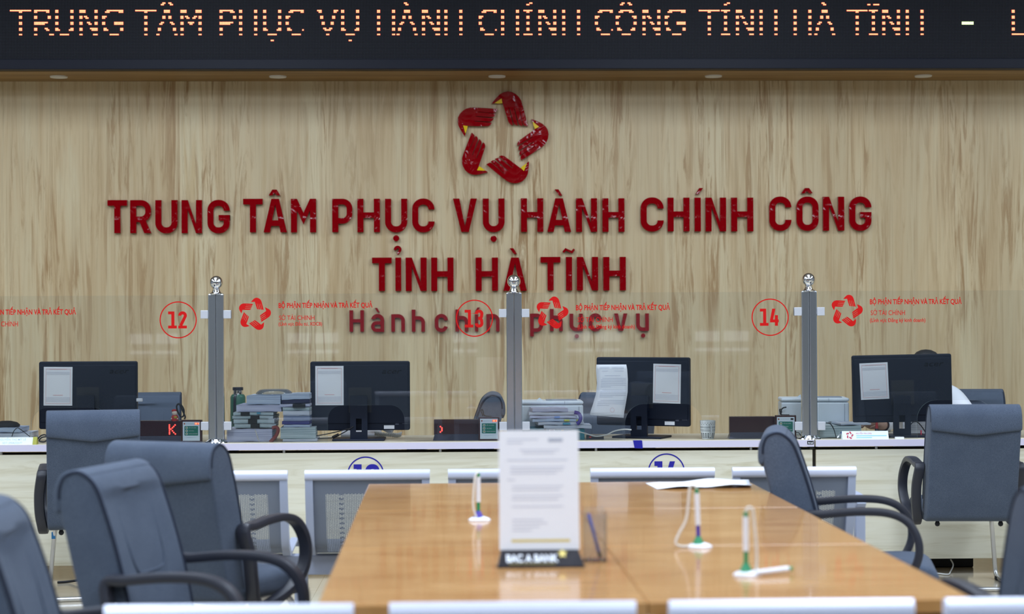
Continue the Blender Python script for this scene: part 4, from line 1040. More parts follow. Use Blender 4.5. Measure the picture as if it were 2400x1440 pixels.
# green flask
p = PY(558, 1030, 10.47)
o = thing('flask', 'dark green insulated flask with a black cap and carry strap, by the first post', 'flask', (p.x, 10.47, ZT))
zt = PY(558, 908, 10.47).z - ZT; r = 0.044
m = MB(); m.lathe([(0.0, 0.0), (r - 0.003, 0.0), (r, 0.006), (r, zt * 0.80), (r - 0.004, zt * 0.835), (r * 0.74, zt * 0.862), (0.0, zt * 0.863)], n=32); m.build('body', M_flask, o, smooth=40)
m = MB(); m.lathe([(0.0, zt * 0.862), (r * 0.70, zt * 0.862), (r * 0.66, zt * 0.90), (r * 0.66, zt * 0.95), (0.0, zt * 0.951)], n=32); m.build('neck', M_chrome, o, smooth=40)
m = MB(); m.lathe([(0.0, zt * 0.94), (r * 0.70, zt * 0.94), (r * 0.70, zt * 0.995), (r * 0.66, zt), (0.0, zt)], n=32); m.build('cap', M_blackpl, o, smooth=40)
m = MB(); m.sweep(catmull([(-0.006, -r * 0.7, zt * 0.87), (-0.012, -r - 0.002, zt * 0.80), (-0.014, -r - 0.003, zt * 0.6), (-0.018, -r - 0.003, zt * 0.28)], 4), [(-0.007, -0.0015), (0.007, -0.0015), (0.007, 0.0015), (-0.007, 0.0015)], up=(1, 0, 0)); m.build('strap', M_blackpl, o)
# telephone behind the square-on monitor with a coiled cord
p = PY(845, 1030, 10.5)
o = thing('telephone', 'pale grey desk telephone half hidden behind the square-on monitor', 'telephone', (p.x + 0.02, 10.50, ZT))
m = MB(); m.prism_x([(-0.09, 0.0), (0.09, 0.0), (0.09, 0.065), (-0.09, 0.02)], -0.13, 0.10); m.build('body', M_phone, o, bevel=0.006)
m = MB(); m.tube([(0.03, -0.05, 0.075), (0.06, -0.06, 0.085), (0.14, -0.10, 0.05), (0.17, -0.11, 0.035)], 0.018, 10, smooth=4); m.build('handset', M_phone, o, smooth=60)
ctr = catmull([(0.07, -0.125, 0.030), (0.11, -0.13, 0.022), (0.16, -0.13, 0.020), (0.20, -0.12, 0.016), (0.222, -0.10, 0.022)], 40)
hel = []
for i, c in enumerate(ctr): a = i * 0.95; hel.append(c + Vector((0.002 * math.sin(a), 0.012 * math.cos(a), 0.012 * math.sin(a))))
m = MB(); m.tube(hel, 0.0028, 6); m.build('coiled_cord', M_cablew, o, smooth=60)
cable('monitor_cable', px3([(662,1031),(700,1028),(760,1019),(800,1010),(830,1002)], 10.19), 0.0028, 'thin black cable running from the documents up to the square-on monitor')
o = cable('monitor_cable', px3([(700,1036),(740,1029),(776,1027),(783,1025),(795,1020),(810,1012),(828,1000)], 10.17), 0.003, 'black cable with a thick ferrite lump beside the square-on monitor')
a, b = PY(779, 1026, 10.165), PY(794, 1019, 10.165); m = MB(); m.tube([a, b], 0.008, 10); f = m.build('ferrite', M_dark, o, smooth=40)

# second station: printer, box files, loose papers
def printer(px0, px1, py0, Y, dep, label, side=0.0, vent=True):
    s = SC((px0 + px1) / 2, Y); a = PY(px0, py0, Y); b = PY(px1, py0, Y); W = b.x - a.x; H = a.z - ZT
    o = thing('laser_printer', label, 'printer', ((a.x + b.x) / 2, Y, ZT), -math.radians(side), 'white printers on the counter')
    m = MB(); m.box((0, dep / 2, H * 0.44), (W, dep, H * 0.88)); m.build('body', M_print_w, o, bevel=0.010, bseg=3)
    m = MB(); m.box((0, dep / 2, H * 0.94), (W + 0.004, dep + 0.004, H * 0.10)); m.build('lid', M_print_w, o, bevel=0.012, bseg=3)
    m = MB(); m.box((W * 0.16, dep * 0.45, H * 0.994), (W * 0.5, dep * 0.5, 0.008)); m.build('output_tray', M_print_g, o, bevel=0.002)
    m = MB(); m.prism([(-W * 0.26, H * 0.99), (-W * 0.14, H * 0.99), (-W * 0.2, H * 1.07)], dep * 0.3, dep * 0.35); m.build('paper_stop', M_print_w, o)
    m = MB(); m.box((W * 0.43, -0.001, H * 0.44), (0.002, 0.004, H * 0.8)); m.box((W * 0.2, -0.004, H * 0.94), (0.0015, 0.003, H * 0.09)); m.build('panel_gap', M_print_g, o)
    if vent:
        m = MB()
        for k in range(9): m.box((W * (0.205 + 0.021 * k), -0.001, H * 0.27), (W * 0.009, 0.003, H * 0.20))
        m.build('vent', M_dark, o)
    return o
pr1 = printer(1222, 1367, 940, 10.36, 0.22, 'white printer behind the loose papers, beside the middle post', vent=False)
pr2 = printer(1832, 1989, 933, 10.38, 0.22, 'white printer with dark vent slots, standing behind the third post', 5)
m = MB(); q = [Vector((0, 0, 0))]
cable('printer_lead', px3([(1843,955),(1835,957),(1830,963),(1829,968),(1831,972)], 10.36), 0.004, 'dark power lead plugged into the printer behind the third post')
cable('printer_lead', px3([(1936,992),(1946,994),(1953,1004),(1957,1016),(1960,1028)], 10.14), 0.003, 'black lead arching over the plastic-wrapped papers by the third post')
for a, b, lab in ((1226, 1276, 'teal box file under the loose papers, next to the middle post'), (1278, 1370, 'teal box file with white label under the loose papers, farther from the post')):
    p0, p1 = PY(a, 1038, 10.13), PY(b, 1005, 10.13)
    o = thing('box_file', lab, 'box', ((p0.x + p1.x) / 2, 10.13, ZT), 0, 'teal box files'); W, H = p1.x - p0.x, p1.z - ZT
    m = MB(); m.box((0, 0.11, H / 2), (W, 0.22, H)); m.build('case', M_teal, o, bevel=0.003)
    if b > 1300:
        m = MB(); m.box((-W * 0.33, -0.001, H * 0.86), (W * 0.13, 0.002, H * 0.13)); m.build('label', M_paper, o)
        m = MB(); m.box((-W * 0.33, -0.0024, H * 0.86), (W * 0.11, 0.001, H * 0.09)); m.build('label_print', M_printd, o)
        m = MB(); m.box((-W * 0.06, -0.001, H * 0.84), (W * 0.07, 0.002, H * 0.10)); m.build('emblem_mark', M_figgold, o)
    HB = H
zc_ = ZT + HB + 0.001
seqC = [(1275, 1387, 1004, 996, M_st_white, 'white paper bundle jutting out, lowest of the loose papers by the middle post', 3),
        (1258, 1366, 997, 990, M_st_white, 'white paper bundle with a teal tab, second of the loose papers', 2),
        (1246, 1356, 990, 983, M_st_blue, 'bluish paper bundle with yellow tabs in the loose papers by the middle post', 2),
        (1243, 1354, 983, 976, M_st_lav, 'lavender paper bundle with a blue tab in the loose papers', 2),
        (1241, 1350, 976, 969, M_st_white, 'white paper bundle near the top of the loose papers', 3),
        (1246, 1330, 968, 960, M_st_lav, 'folded lavender papers on top of the loose papers by the middle post', -1)]
for i, (a, b, y1, y0, mm, lab, ti) in enumerate(seqC):
    o = slab(a, b, y0, y1, 10.11 + 0.004 * i, 0.22, mm, lab, group='loose paper bundles on the teal box files', z0=zc_, yaw=prng.uniform(-4, 4), wav=0.0025); zc_ += o['h'] + 0.003
    cols = {1: [(0.03, M_printb, 0.04)], 2: [(0.06, mat('tab_yellow', S(226, 230, 90), 0.6), 0.03), (0.13, None, 0.03)], 3: [(0.02, mat('tab_blue', S(120, 160, 232), 0.6), 0.03)]}.get(i, [])
    for x, mm2, wd in cols:
        m = MB(); m.box((x, -0.118, o['h'] * 0.5), (wd, 0.018, 0.009)); m.build('tab', mm2 or bpy.data.materials['tab_yellow'], o)
p = PY(1350, 980, 10.1); m = MB(); m.tube(px3([(1346,967),(1356,970),(1361,980),(1357,990),(1352,994)], 10.095), 0.011, 8, smooth=4); tag(m.build('purple_folder_spine', mat('purple_card', S(84, 64, 168), 0.5), None, smooth=60), 'purple curled folder spine at the end of the loose papers', 'folder')
cable('white_lead', px3([(1300,1021),(1340,1011),(1370,1016),(1395,1023),(1420,1020),(1440,1011),(1462,1007),(1480,1008)], 10.13), 0.004, 'white lead winding from the teal box files to the turned monitor', m_=M_cablew)
p0, p1 = PY(1376, 1033, 10.11), PY(1416, 1024, 10.11)
o = thing('power_strip', 'black power strip with a red switch on the counter beside the teal box', 'power strip', ((p0.x + p1.x) / 2, 10.16, ZT)); W = p1.x - p0.x
m = MB(); m.box((0, 0, 0.012), (W, 0.05, 0.024)); m.build('case', M_blackpl, o, bevel=0.003)
m = MB(); m.box((-W * 0.3, -0.026, 0.014), (0.012, 0.004, 0.008)); m.build('switch', M_figred, o)
# mug
p = PY(1660, 1031, 10.13)
o = thing('mug', 'white mug with dark geometric pattern, handle towards the visitor', 'mug', (p.x, 10.15, ZT)); Hm = PY(1660, 986, 10.15).z - ZT; r = 18.2 * SC(1660, 10.15)
m = MB(); m.lathe([(0.0, 0.002), (r * 0.74, 0.0), (r * 0.78, Hm * 0.06), (r * 0.95, Hm * 0.45), (r, Hm), (r * 0.93, Hm), (r * 0.88, Hm * 0.45), (r * 0.7, Hm * 0.08), (0.0, Hm * 0.07)], n=36); m.build('cup', M_ceramic, o, smooth=50)
m = MB()
def rad(z): return r * (0.78 + 0.17 * min(1, max(0, (z / Hm - 0.06) / 0.39)) + 0.05 * max(0, (z / Hm - 0.45) / 0.55)) + 0.0006
def patch(a0, a1, z0, z1):
    V = []; n = 4
    for k in range(n + 1):
        a = a0 + (a1 - a0) * k / n
        for z in (z0, z1): V.append((rad(z) * math.cos(a), rad(z) * math.sin(a), z))
    m.add(V, [[2 * k, 2 * k + 2, 2 * k + 3, 2 * k + 1] for k in range(n)])
for k in range(18):
    a = -PI + PI * 2 * k / 18
    for j in range(4): patch(a, a + 0.2, Hm * (0.06 + 0.075 * j), Hm * (0.105 + 0.075 * j))
    for zz in (0.44, 0.50, 0.60, 0.66): patch(a, a + 0.35, Hm * zz, Hm * (zz + 0.016))
    patch(a, a + 0.09, Hm * 0.86, Hm * 0.89); patch(a + 0.17, a + 0.26, Hm * 0.78, Hm * 0.81)
m.build('pattern', M_mugdark, o)
m = MB(); m.sweep(catmull([(0.006, -r * 0.92, Hm * 0.82), (0.008, -r - 0.022, Hm * 0.80), (0.010, -r - 0.030, Hm * 0.5), (0.008, -r - 0.02, Hm * 0.2), (0.006, -r * 0.85, Hm * 0.16)], 5), [(0.006 * math.cos(a), 0.004 * math.sin(a)) for a in [2 * PI * k / 8 for k in range(8)]]); m.build('handle', M_ceramic, o, smooth=60)
# nameplates
def nameplate(px0, px1, py0, py1, Y, label, lines, star, end):
    p0, p1 = PY(px0, py1, Y), PY(px1, py0, Y); W, H = p1.x - p0.x, p1.z - ZT
    o = thing('nameplate', label, 'nameplate', ((p0.x + p1.x) / 2, Y, ZT), 0, 'desk nameplates')
    m = MB(); m.prism_x([(0.0, 0.0), (0.045, 0.0), (0.022, H), (0.018, H)], -W / 2, W / 2); m.build('block', M_nameplate, o)
    sh = lambda z: 0.018 * z / H - 0.0008
    for (tx, a, b, z, ch, mm) in lines:
        V, F_ = text_mesh(tx, a * W, b * W, ch * H, 0.004); m = MB(); m.add([(x, sh(zz + z * H), zz + z * H) for x, zz in V], F_); m.build('lettering', mm, o)
    if star:
        m = MB()
        for z, a, b in ((0.40, -0.20, 0.46), (0.17, -0.20, 0.14)): z *= H; m.add([(a * W, sh(z), z), (b * W, sh(z), z), (b * W, sh(z + 0.004), z + 0.004), (a * W, sh(z + 0.004), z + 0.004)], [[0, 1, 2, 3]])
        m.build('small_print', M_pl3, o)
        m = MB(); k_ = W * 0.15 / 1150
        for k in range(5): m.add([(q[0] - W * 0.34, sh(q[1] + H * 0.5) , q[1] + H * 0.5) for q in emb_pts(HAND, k, k_)], [list(range(len(HAND)))])
        m.build('emblem_mark', mat('plate_red', S(190, 60, 84), 0.6), o)
    if end:
        m = MB(); m.prism_x([(-0.002, 0.0), (0.047, 0.0), (0.024, H + 0.002), (0.016, H + 0.002)], W / 2, W / 2 + 0.022); m.build('end_block', M_olive, o)
M_pl1 = mat('plate_grey_print', S(186, 198, 208), 0.7); M_pl2 = mat('plate_red_print', S(206, 110, 130), 0.7); M_pl3 = mat('plate_cyan_print', S(140, 204, 216), 0.7)
nameplate(-60, 76, 1026, 1044, 10.012, 'long white nameplate with an olive end block on the first counter', [('NGUYỄN THỊ MỸ LÊ', -0.10, 0.38, 0.58, 0.26, M_pl1), ('SĐT: 0904255577', -0.02, 0.32, 0.12, 0.26, M_pl1)], False, True)
nameplate(1975, 2083, 1011, 1027, 10.012, 'white nameplate with a red star emblem in front of the seated clerk', [('NGUYỄN VĂN LONG', -0.20, 0.14, 0.62, 0.20, M_pl2)], True, False)
# first station: papers and black pouch
z1 = ZT + 0.001
for (a, b, y1, y0, mm, lab) in ((-60, 66, 1030, 1007, M_st_white, 'white paper bundle in plastic behind the olive-ended nameplate'), (-70, 44, 1007, 996, M_st_blue, 'pale blue folder on the bundle behind the olive-ended nameplate')):
    o = slab(a, b, y0, y1, 10.16, 0.26, mm, lab, group='papers on the first counter', z0=z1, yaw=2); z1 += o['h'] + 0.004
p = PY(14, 993, 10.26); m = MB(); m.lathe([(0.0, 0.0), (1.0, 0.0), (1.02, 0.3), (0.8, 0.75), (0.35, 1.0), (0.0, 1.0)], (0, 0, 0), 24, 0, Matrix.Diagonal((0.075, 0.06, 0.032))); tag(m.build('pouch', M_dark, None, smooth=60, loc=(p.x, 10.27, z1)), 'small black pouch on the papers of the first counter', 'pouch')
cable('thin_lead', px3([(28,1024),(32,1012),(40,1004),(48,1007),(60,1016),(70,1024)], 10.13), 0.0022, 'thin dark lead looping over the papers of the first counter')
cable('thin_lead', px3([(88,1030),(96,1022),(106,1020),(112,1028),(104,1036),(92,1034),(98,1026),(110,1024)], 10.10), 0.004, 'tangled black lead at the olive end of the nameplate')
m = MB(); p = PY(327, 938, 10.24); m.box((p.x, 10.24, p.z), (0.035, 0.012, 0.019)); 
tag(m.build('usb_stick', M_pwhite, None, bevel=0.003), 'white USB stick plugged into the side of the monitor under 12', 'usb stick')
# third station: wrapped papers, pens, stamp, small box
slab(1924, 2020, 1000, 1028, 10.14, 0.22, M_st_green, 'grey plastic-wrapped paper bundle lying beside the third post foot', group='papers on the clerk counter', z0=ZT + 0.001, yaw=-2, wav=0.004)
slab(1968, 2040, 996, 1000, 10.16, 0.2, M_st_white, 'white open file lying on the plastic-wrapped bundle', group='papers on the clerk counter', z0=PY(1980, 999, 10.14).z + 0.004, yaw=3)
slab(2132, 2172, 990, 1019, 10.42, 0.16, M_st_white, 'white paper block behind the clerk monitor stand', group='papers on the clerk counter', z0=ZT + 0.001, yaw=0)
def pen(name, a, b, Y, r, mats, label, Ya=None):
    p, q = PY(*a, Y), PY(*b, Ya or Y); d = (q - p)
    o = thing(name, label, 'pen', p); 
    m = MB(); m.tube([(0, 0, 0), d * 0.7], r, 8); m.build('barrel', mats[0], o, smooth=50)
    m = MB(); m.tube([d * 0.7, d], r * 1.2, 8); m.build('cap', mats[1], o, smooth=50)
M_penblue = mat('pen_blue', S(40, 84, 190), 0.35)
pen('ballpoint_pen', (1963, 1026), (1973, 1014), 10.06, 0.004, (M_pwhite, M_penblue), 'white and blue pen leaning against the clerk nameplate', 10.11)
p = PY(2053, 1008, 10.24)
o = thing('glue_bottle', 'small dark bottle with a red cap beside the hand of the clerk', 'bottle', (p.x, 10.22, ZT))
zq = PY(2053, 991, 10.22).z - ZT
m = MB(); m.lathe([(0.0, 0.0), (0.011, 0.0), (0.011, zq * 0.55), (0.008, zq * 0.6), (0.0, zq * 0.6)], n=16); m.build('body', M_blackpl, o, smooth=40)
m = MB(); m.lathe([(0.0, zq * 0.58), (0.010, zq * 0.58), (0.006, zq), (0.0, zq)], n=16); m.build('cap', M_figred, o, smooth=40)
p = PY(2159, 1018, 10.2); m = MB(); m.tube([(0, 0, 0), (0.002, 0.01, 0.034)], 0.004, 8); tag(m.build('marker_pen', mat('pen_crimson', S(190, 30, 70), 0.4), None, smooth=50, loc=(p.x, 10.2, ZT + 0.002)), 'small crimson pen standing beside the glass arch of the clerk', 'pen')
p = PY(2108, 1030, 10.03); m = MB(); m.box((0, 0, 0.003), (0.05, 0.02, 0.016)); tag(m.build('eraser', M_pwhite, None, bevel=0.002, loc=(p.x, 10.03, ZT + 0.0005)), 'small flat white eraser at the counter edge before the clerk', 'eraser')
cable('monitor_cable', px3([(2131,1000),(2140,990),(2150,990),(2160,1000),(2168,1012),(2172,1018)], 10.2), 0.003, 'black cable arching beside the stand of the clerk monitor')
# things on the floor under the counters
p = PY(2205, 1338, 10.5)
o = thing('floor_power_unit', 'black power unit with adapters lying on the floor under the clerk counter', 'power unit', (p.x, 10.34, 0))
m = MB(); m.box((-0.02, 0, 0.03), (0.30, 0.14, 0.06)); m.build('case', M_dark, o, bevel=0.008)
m = MB(); m.box((0.06, 0.02, 0.085), (0.10, 0.09, 0.05)); m.build('adapter', M_blackpl, o, bevel=0.004)
cable('floor_cable', [PY(2228, 1312, 10.12), PY(2234, 1325, 10.10), PY(2228, 1340, 10.06), PZ(2222, 1347, 0.006), PZ(2200, 1345, 0.006), PZ(2175, 1344, 0.006)], 0.004, 'white cable hanging to the floor under the clerk counter', m_=M_cablew)
cable('floor_cable', [PZ(135, 1366, 0.008), PZ(160, 1364, 0.008), PZ(185, 1360, 0.02), PY(205, 1352, 10.1), PY(222, 1342, 10.1)], 0.007, 'thick black cable on the floor under the first counter')
# ------------------------------------------------------------------ grey visitor chairs (x right, y forward)
BACK = [(-0.115,0.375),(-0.145,0.48),(-0.165,0.58),(-0.188,0.68),(-0.216,0.78),(-0.246,0.87),(-0.272,0.935),(-0.303,0.972),(-0.343,0.985),(-0.380,0.970),(-0.396,0.938),(-0.399,0.90),(-0.394,0.85),(-0.378,0.79),(-0.354,0.69),(-0.328,0.59),(-0.302,0.50),(-0.278,0.43),(-0.256,0.384),(-0.205,0.366),(-0.14,0.367)]
SEAT = [(-0.20,0.385),(-0.205,0.44),(-0.10,0.458),(0.05,0.462),(0.17,0.466),(0.25,0.458),(0.288,0.425),(0.285,0.375),(0.25,0.348),(0.16,0.358),(0.0,0.372),(-0.12,0.375)]
def front_y(z):
    P = BACK[:8]
    for (y0, z0), (y1, z1) in zip(P, P[1:]):
        if z0 <= z <= z1: return y0 + (y1 - y0) * (z - z0) / (z1 - z0)
    return P[-1][0]
def build_chair():
    o = thing('visitor_chair', 'grey', 'chair')
    def vfold(q):
        x, y, z = q
        y += 0.018 * (1 - (x / 0.235) ** 2) * -1.0 if (y > -0.26 and z > 0.4 and y - front_y(z) > -0.03) else 0
        return (x, y, z)
    m = MB(); m.loft_x(catmull([(a, b, 0) for a, b in BACK], 4, True), 0.232, 0.013, 0, vfold, 4, 10); m.build('backrest', M_fab, o, smooth=55)
    FLAP = [(-0.305,0.976),(-0.343,0.990),(-0.386,0.978),(-0.409,0.942),(-0.415,0.90),(-0.413,0.868),(-0.404,0.856),(-0.394,0.866),(-0.390,0.90),(-0.385,0.935),(-0.365,0.958),(-0.340,0.966),(-0.308,0.960)]
    def vedge(q):
        x, y, z = q
        if y < -0.385 and z < 0.935: z -= 0.026 * (1 - min(1, abs(x) / 0.22)) * min(1, (0.935 - z) / 0.06)
        return (x, y, z)
    m = MB(); m.loft_x(catmull([(a, b, 0) for a, b in FLAP], 4, True), 0.2325, 0.006, 0, vedge, 4, 10); m.build('headrest_flap', M_fab, o, smooth=55)
    m = MB(); m.loft_x(catmull([(a, b, 0) for a, b in SEAT], 4, True), 0.235, 0.035, 0, None, 5, 6); m.build('seat', M_fab, o, smooth=60)
    for sx in (-1, 1):
        m = MB(); P = [(sx * 0.2285, a - (0.003 if i < 7 else -0.003), b - (0.003 if 5 < i < 10 else 0)) for i, (a, b) in enumerate(BACK[1:12])]
        m.tube(catmull(P, 5), 0.0062, 8); m.build('piping', M_seam, o, smooth=60)
        loop = [(-0.225,0.655),(-0.16,0.664),(-0.03,0.676),(0.09,0.672),(0.165,0.640),(0.205,0.575),(0.207,0.50),(0.17,0.43),(0.09,0.385),(-0.02,0.355),(-0.10,0.352),(-0.155,0.385),(-0.187,0.46),(-0.207,0.56)]
        pth = catmull([(sx * (0.258 + 0.018 * max(0, math.sin(PI * min(1, max(0, (b - 0.36) / 0.31))))), a, b) for a, b in loop], 5, True)
        w_, t_ = 0.026, 0.0155
        sec = [(w_ * c, t_ * s_) for c, s_ in ((1,0.3),(0.85,0.9),(0.4,1.0),(-0.4,1.0),(-0.85,0.9),(-1,0.3),(-1,-0.3),(-0.85,-0.9),(-0.4,-1),(0.4,-1),(0.85,-0.9),(1,-0.3))]
        m = MB(); m.sweep(pth, sec, True, up=(1, 0, 0)); a = m.build('armrest', M_blackpl, o, smooth=50)
        m = MB()
        for (yy, zz) in ((-0.205, 0.56), (-0.19, 0.47), (-0.05, 0.36), (0.06, 0.375)):
            m.lathe([(0.0, 0.0), (0.008, 0.0), (0.008, 0.02), (0.0, 0.022)], (sx * 0.255, yy, zz), 10, 0, Matrix.Rotation(sx * PI / 2, 3, 'Y'))
        m.build('bolt', M_dark, a, smooth=40)
    pth = []
    half = [(0.17, -0.08, 0.365), (0.185, 0.10, 0.36), (0.20, 0.185, 0.345), (0.212, 0.222, 0.30), (0.222, 0.235, 0.20), (0.232, 0.246, 0.085), (0.236, 0.245, 0.038), (0.238, 0.215, 0.014), (0.238, 0.12, 0.0135), (0.238, -0.12, 0.0135), (0.236, -0.20, 0.0135), (0.20, -0.237, 0.0135), (0.10, -0.24, 0.0135)]
    full = half + [(0, -0.24, 0.0135)] + [(-x, y, z) for x, y, z in half[::-1]]
    m = MB(); m.tube(catmull(full, 5), 0.0125, 12); m.build('sled_frame', M_brushed, o, smooth=60)
    for sx in (-1, 1):
        for yy in (0.19, -0.19):
            m = MB(); m.box((sx * 0.238, yy, 0.010), (0.032, 0.045, 0.020)); m.build('glide', M_pad, o, bevel=0.004)
        m = MB(); m.lathe([(0.0, -0.014), (0.010, -0.010), (0.014, 0.0), (0.010, 0.012), (0.0, 0.02)], (sx * 0.165, -0.20, 0.352), 14); m.build('stop_knob', M_pad, o, smooth=50)
    m = MB(); m.tube(catmull([(-0.125, front_y(0.86) - 0.015, 0.86), (-0.12, front_y(0.74) - 0.012, 0.74), (-0.105, front_y(0.68) - 0.012, 0.68), (-0.07, front_y(0.66) - 0.014, 0.66), (0.07, front_y(0.66) - 0.014, 0.66), (0.105, front_y(0.68) - 0.012, 0.68), (0.12, front_y(0.74) - 0.012, 0.74), (0.125, front_y(0.86) - 0.015, 0.86)], 6), 0.0035, 6); m.build('stitching', M_fab, o, smooth=60)
    return o
proto_chair = build_chair()
first = [True]
def chair(px, py, Y, heading, label, group, ref=(0, -0.345, 0.985)):
    """place so that the top of the backrest falls on photo pixel (px, py) at depth Y"""
    rz = -math.radians(heading); R = Matrix.Rotation(rz, 3, 'Z'); q = R @ Vector(ref); p = PY(px, py, Y)
    loc = Vector((p.x - q.x, Y - q.y, 0))
    if first[0]:
        first[0] = False; o = proto_chair; o.matrix_basis = Matrix.Translation(loc) @ Matrix.Rotation(rz, 4, 'Z'); o['label'] = label; o['group'] = group
    else: o = copy_tree(proto_chair, loc, rz, label, group)
    return o
GV, GS_ = 'grey visitor chairs', 'grey staff chairs behind the counters'
ch1 = chair(219, 962, 9.2, -11, 'grey fabric visitor chair with its back turned, close to the counter under circled 12', GV)
ch2 = chair(390, 1032, 6.75, 25, 'grey fabric visitor chair half turned away, at the far left corner of the wooden tables', GV)
ch3 = chair(252, 1077, 5.7, 104, 'grey fabric visitor chair showing its front and both arms, left of the tables', GV)
ch4 = chair(-50, 1262, 4.5, 88, 'grey visitor chair cut by the lower left edge of the photo, strongly blurred', GV)
ch5 = chair(1820, 1003, 7.35, 101, 'grey fabric visitor chair seen side-on beyond the right edge of the tables', GV)
ch6 = chair(2283, 946, 9.25, 4, 'grey fabric visitor chair with its back turned, before the seated clerk', GV)
ch7 = chair(2590, 1236, 4.75, -8, 'dark blurred visitor chair cut by the lower right edge of the photo', GV)
for c in (ch1, ch6):
    m = MB(); m.box((-0.218, 0.2275, 0.29), (0.020, 0.030, 0.035)); m.build('sticker', M_stick, c)
chair(338, 927, 11.45, 172, 'grey staff chair half hidden by the monitor under circled 12', GS_)
chair(1156, 925, 11.1, -90, 'grey staff chair seen side-on beside the middle steel post', GS_)
chair(1447, 917, 11.0, 205, 'grey staff chair behind the turned monitor with the hanging letter', GS_)
chair_clerk = chair(2262, 914, 11.25, 186, 'grey staff chair the clerk is sitting on', GS_)

# ------------------------------------------------------------------ benches of perforated steel seats (seats face +y)
def bench(label, xs, Y, zoff, width, rz=0.0):
    """xs: seat centres along the bench"""
    x0, x1 = min(xs), max(xs); c = (x0 + x1) / 2; D = Y
    o = thing('waiting_bench', label, 'bench', (c, Y, 0), rz, 'steel waiting benches')
    hw = width / 2; H = 0.782 + zoff
    prof = [(-0.290, H - 0.035), (-0.272, H - 0.12), (-0.240, H - 0.22), (-0.200, H - 0.33), (-0.165, 0.42), (-0.13, 0.395), (-0.06, 0.392), (0.08, 0.405), (0.20, 0.415), (0.25, 0.408), (0.268, 0.385)]
    P = catmull([(0, a, b) for a, b in prof], 4); L = [0]
    for a, b in zip(P, P[1:]): L.append(L[-1] + (b - a).length)
    me = bpy.data.meshes.new('seat_shell'); N = 2
    V = []; UV = []
    for p, l in zip(P, L):
        for k in range(N + 1):
            x = -hw + 0.012 + (2 * hw - 0.024) * k / N; V.append((x, p.y, p.z)); UV.append((x, l if l < 0.45 else 1.0 + l))
    F_ = [[r * (N + 1) + k, r * (N + 1) + k + 1, (r + 1) * (N + 1) + k + 1, (r + 1) * (N + 1) + k] for r in range(len(P) - 1) for k in range(N)]
    me.from_pydata(V, [], F_); me.materials.append(M_perf); ul = me.uv_layers.new(name='sheet')
    for pl in me.polygons:
        pl.use_smooth = True
        for li in pl.loop_indices: ul.data[li].uv = UV[me.loops[li].vertex_index]
    # rolled aluminium top rail with flutes
    m = MB(); sec = []
    for k in range(20):
        a = 2 * PI * k / 20; r = 0.0235 * (1 + 0.035 * math.cos(5 * a)); sec.append((-0.290 + 0.85 * r * math.cos(a), H - 0.0235 + r * math.sin(a)))
    m.prism_x(sec, -hw, hw); rail = m.build('top_rail_mesh', M_alu, None, smooth=50); rme = rail.data; bpy.data.objects.remove(rail); rme.name = 'top_rail'
    m = MB(); fr = catmull([(a, b, 0) for a, b in prof], 3); wd = [0.010 + 0.014 * min(1, k / 8) for k in range(len(fr))]
    poly = [(p[0] - w_, p[1] - w_ * 0.3) for p, w_ in zip(fr, wd)] + [(p[0] + w_ * 0.6, p[1] + w_ * 0.3) for p, w_ in list(zip(fr, wd))[::-1]]
    m.prism_x(poly, -0.017, 0.017); fo = m.build('frame_mesh', M_benchframe, None, smooth=40); fme = fo.data; bpy.data.objects.remove(fo); fme.name = 'side_frame'
    for x in xs:
        for nm, d in (('top_rail', rme), ('seat_shell', me)):
            q = bpy.data.objects.new(nm, d); COL.objects.link(q); q.parent = o; q.location = (x - c, 0, 0)
        for sx in (-1, 1):
            q = bpy.data.objects.new('side_frame', fme); COL.objects.link(q); q.parent = o; q.location = (x - c + sx * (hw - 0.018), 0, 0)
    m = MB(); m.box((0, -0.02, 0.33), (x1 - x0 + width - 0.1, 0.07, 0.09)); m.build('beam', M_benchframe, o, bevel=0.006)
    for x in xs:
        m = MB(); m.box((x - c, -0.02, 0.384), (0.10, 0.06, 0.018)); m.build('reflection_bracket', M_tableedge, o)  # brown colour paints the red-brown reflection in the gap over the beam
    for x in (x0 - c + 0.31, x1 - c - 0.31) if len(xs) > 2 else (0,):
        m = MB(); m.box((x, -0.02, 0.16), (0.06, 0.05, 0.27)); m.box((x, -0.02, 0.022), (0.06, 0.52, 0.03)); m.build('leg', M_benchframe, o, bevel=0.005)
        for yy in (-0.26, 0.22):
            m = MB(); m.lathe([(0.0, 0.0), (0.02, 0.0), (0.016, 0.012), (0.0, 0.012)], (x, yy, 0.0), 14); m.build('foot_pad', M_pad, o)
    for x in (x0 - c - hw - 0.04, x1 - c + hw + 0.04):
        m = MB(); m.box((x, -0.18, 0.49), (0.045, 0.045, 0.25)); m.sweep(catmull([(x, -0.22, 0.60), (x, -0.15, 0.632), (x, 0.10, 0.63), (x, 0.16, 0.60)], 5), [(-0.022, -0.012), (0.022, -0.012), (0.022, 0.012), (-0.022, 0.012)], up=(1, 0, 0)); m.box((x, -0.10, 0.36), (0.045, 0.16, 0.05)); m.build('arm', M_benchframe, o, bevel=0.004)
    return o
YB1 = 7.93; s1 = SC(1200, YB1)
xs1 = [PY(a, 1105, YB1).x for a in (527, 861, 1196, 1529, 1861)]
bench('silver perforated steel bench standing between the wooden tables and the counter', xs1, YB1 + 0.29, PY(1529, 1097, YB1).z - 0.782, 291.5 * s1)
YB2 = 4.05; s2 = SC(1200, YB2)
xs2 = [PY(a, 1410, YB2).x for a in (538, 1192.5, 1845, 2498)]
bench('silver bench along the bottom edge of the photo, only its blurred top rails showing', xs2, YB2 - 0.29, PY(1192, 1411, YB2).z - 0.782, 576 * s2, PI)

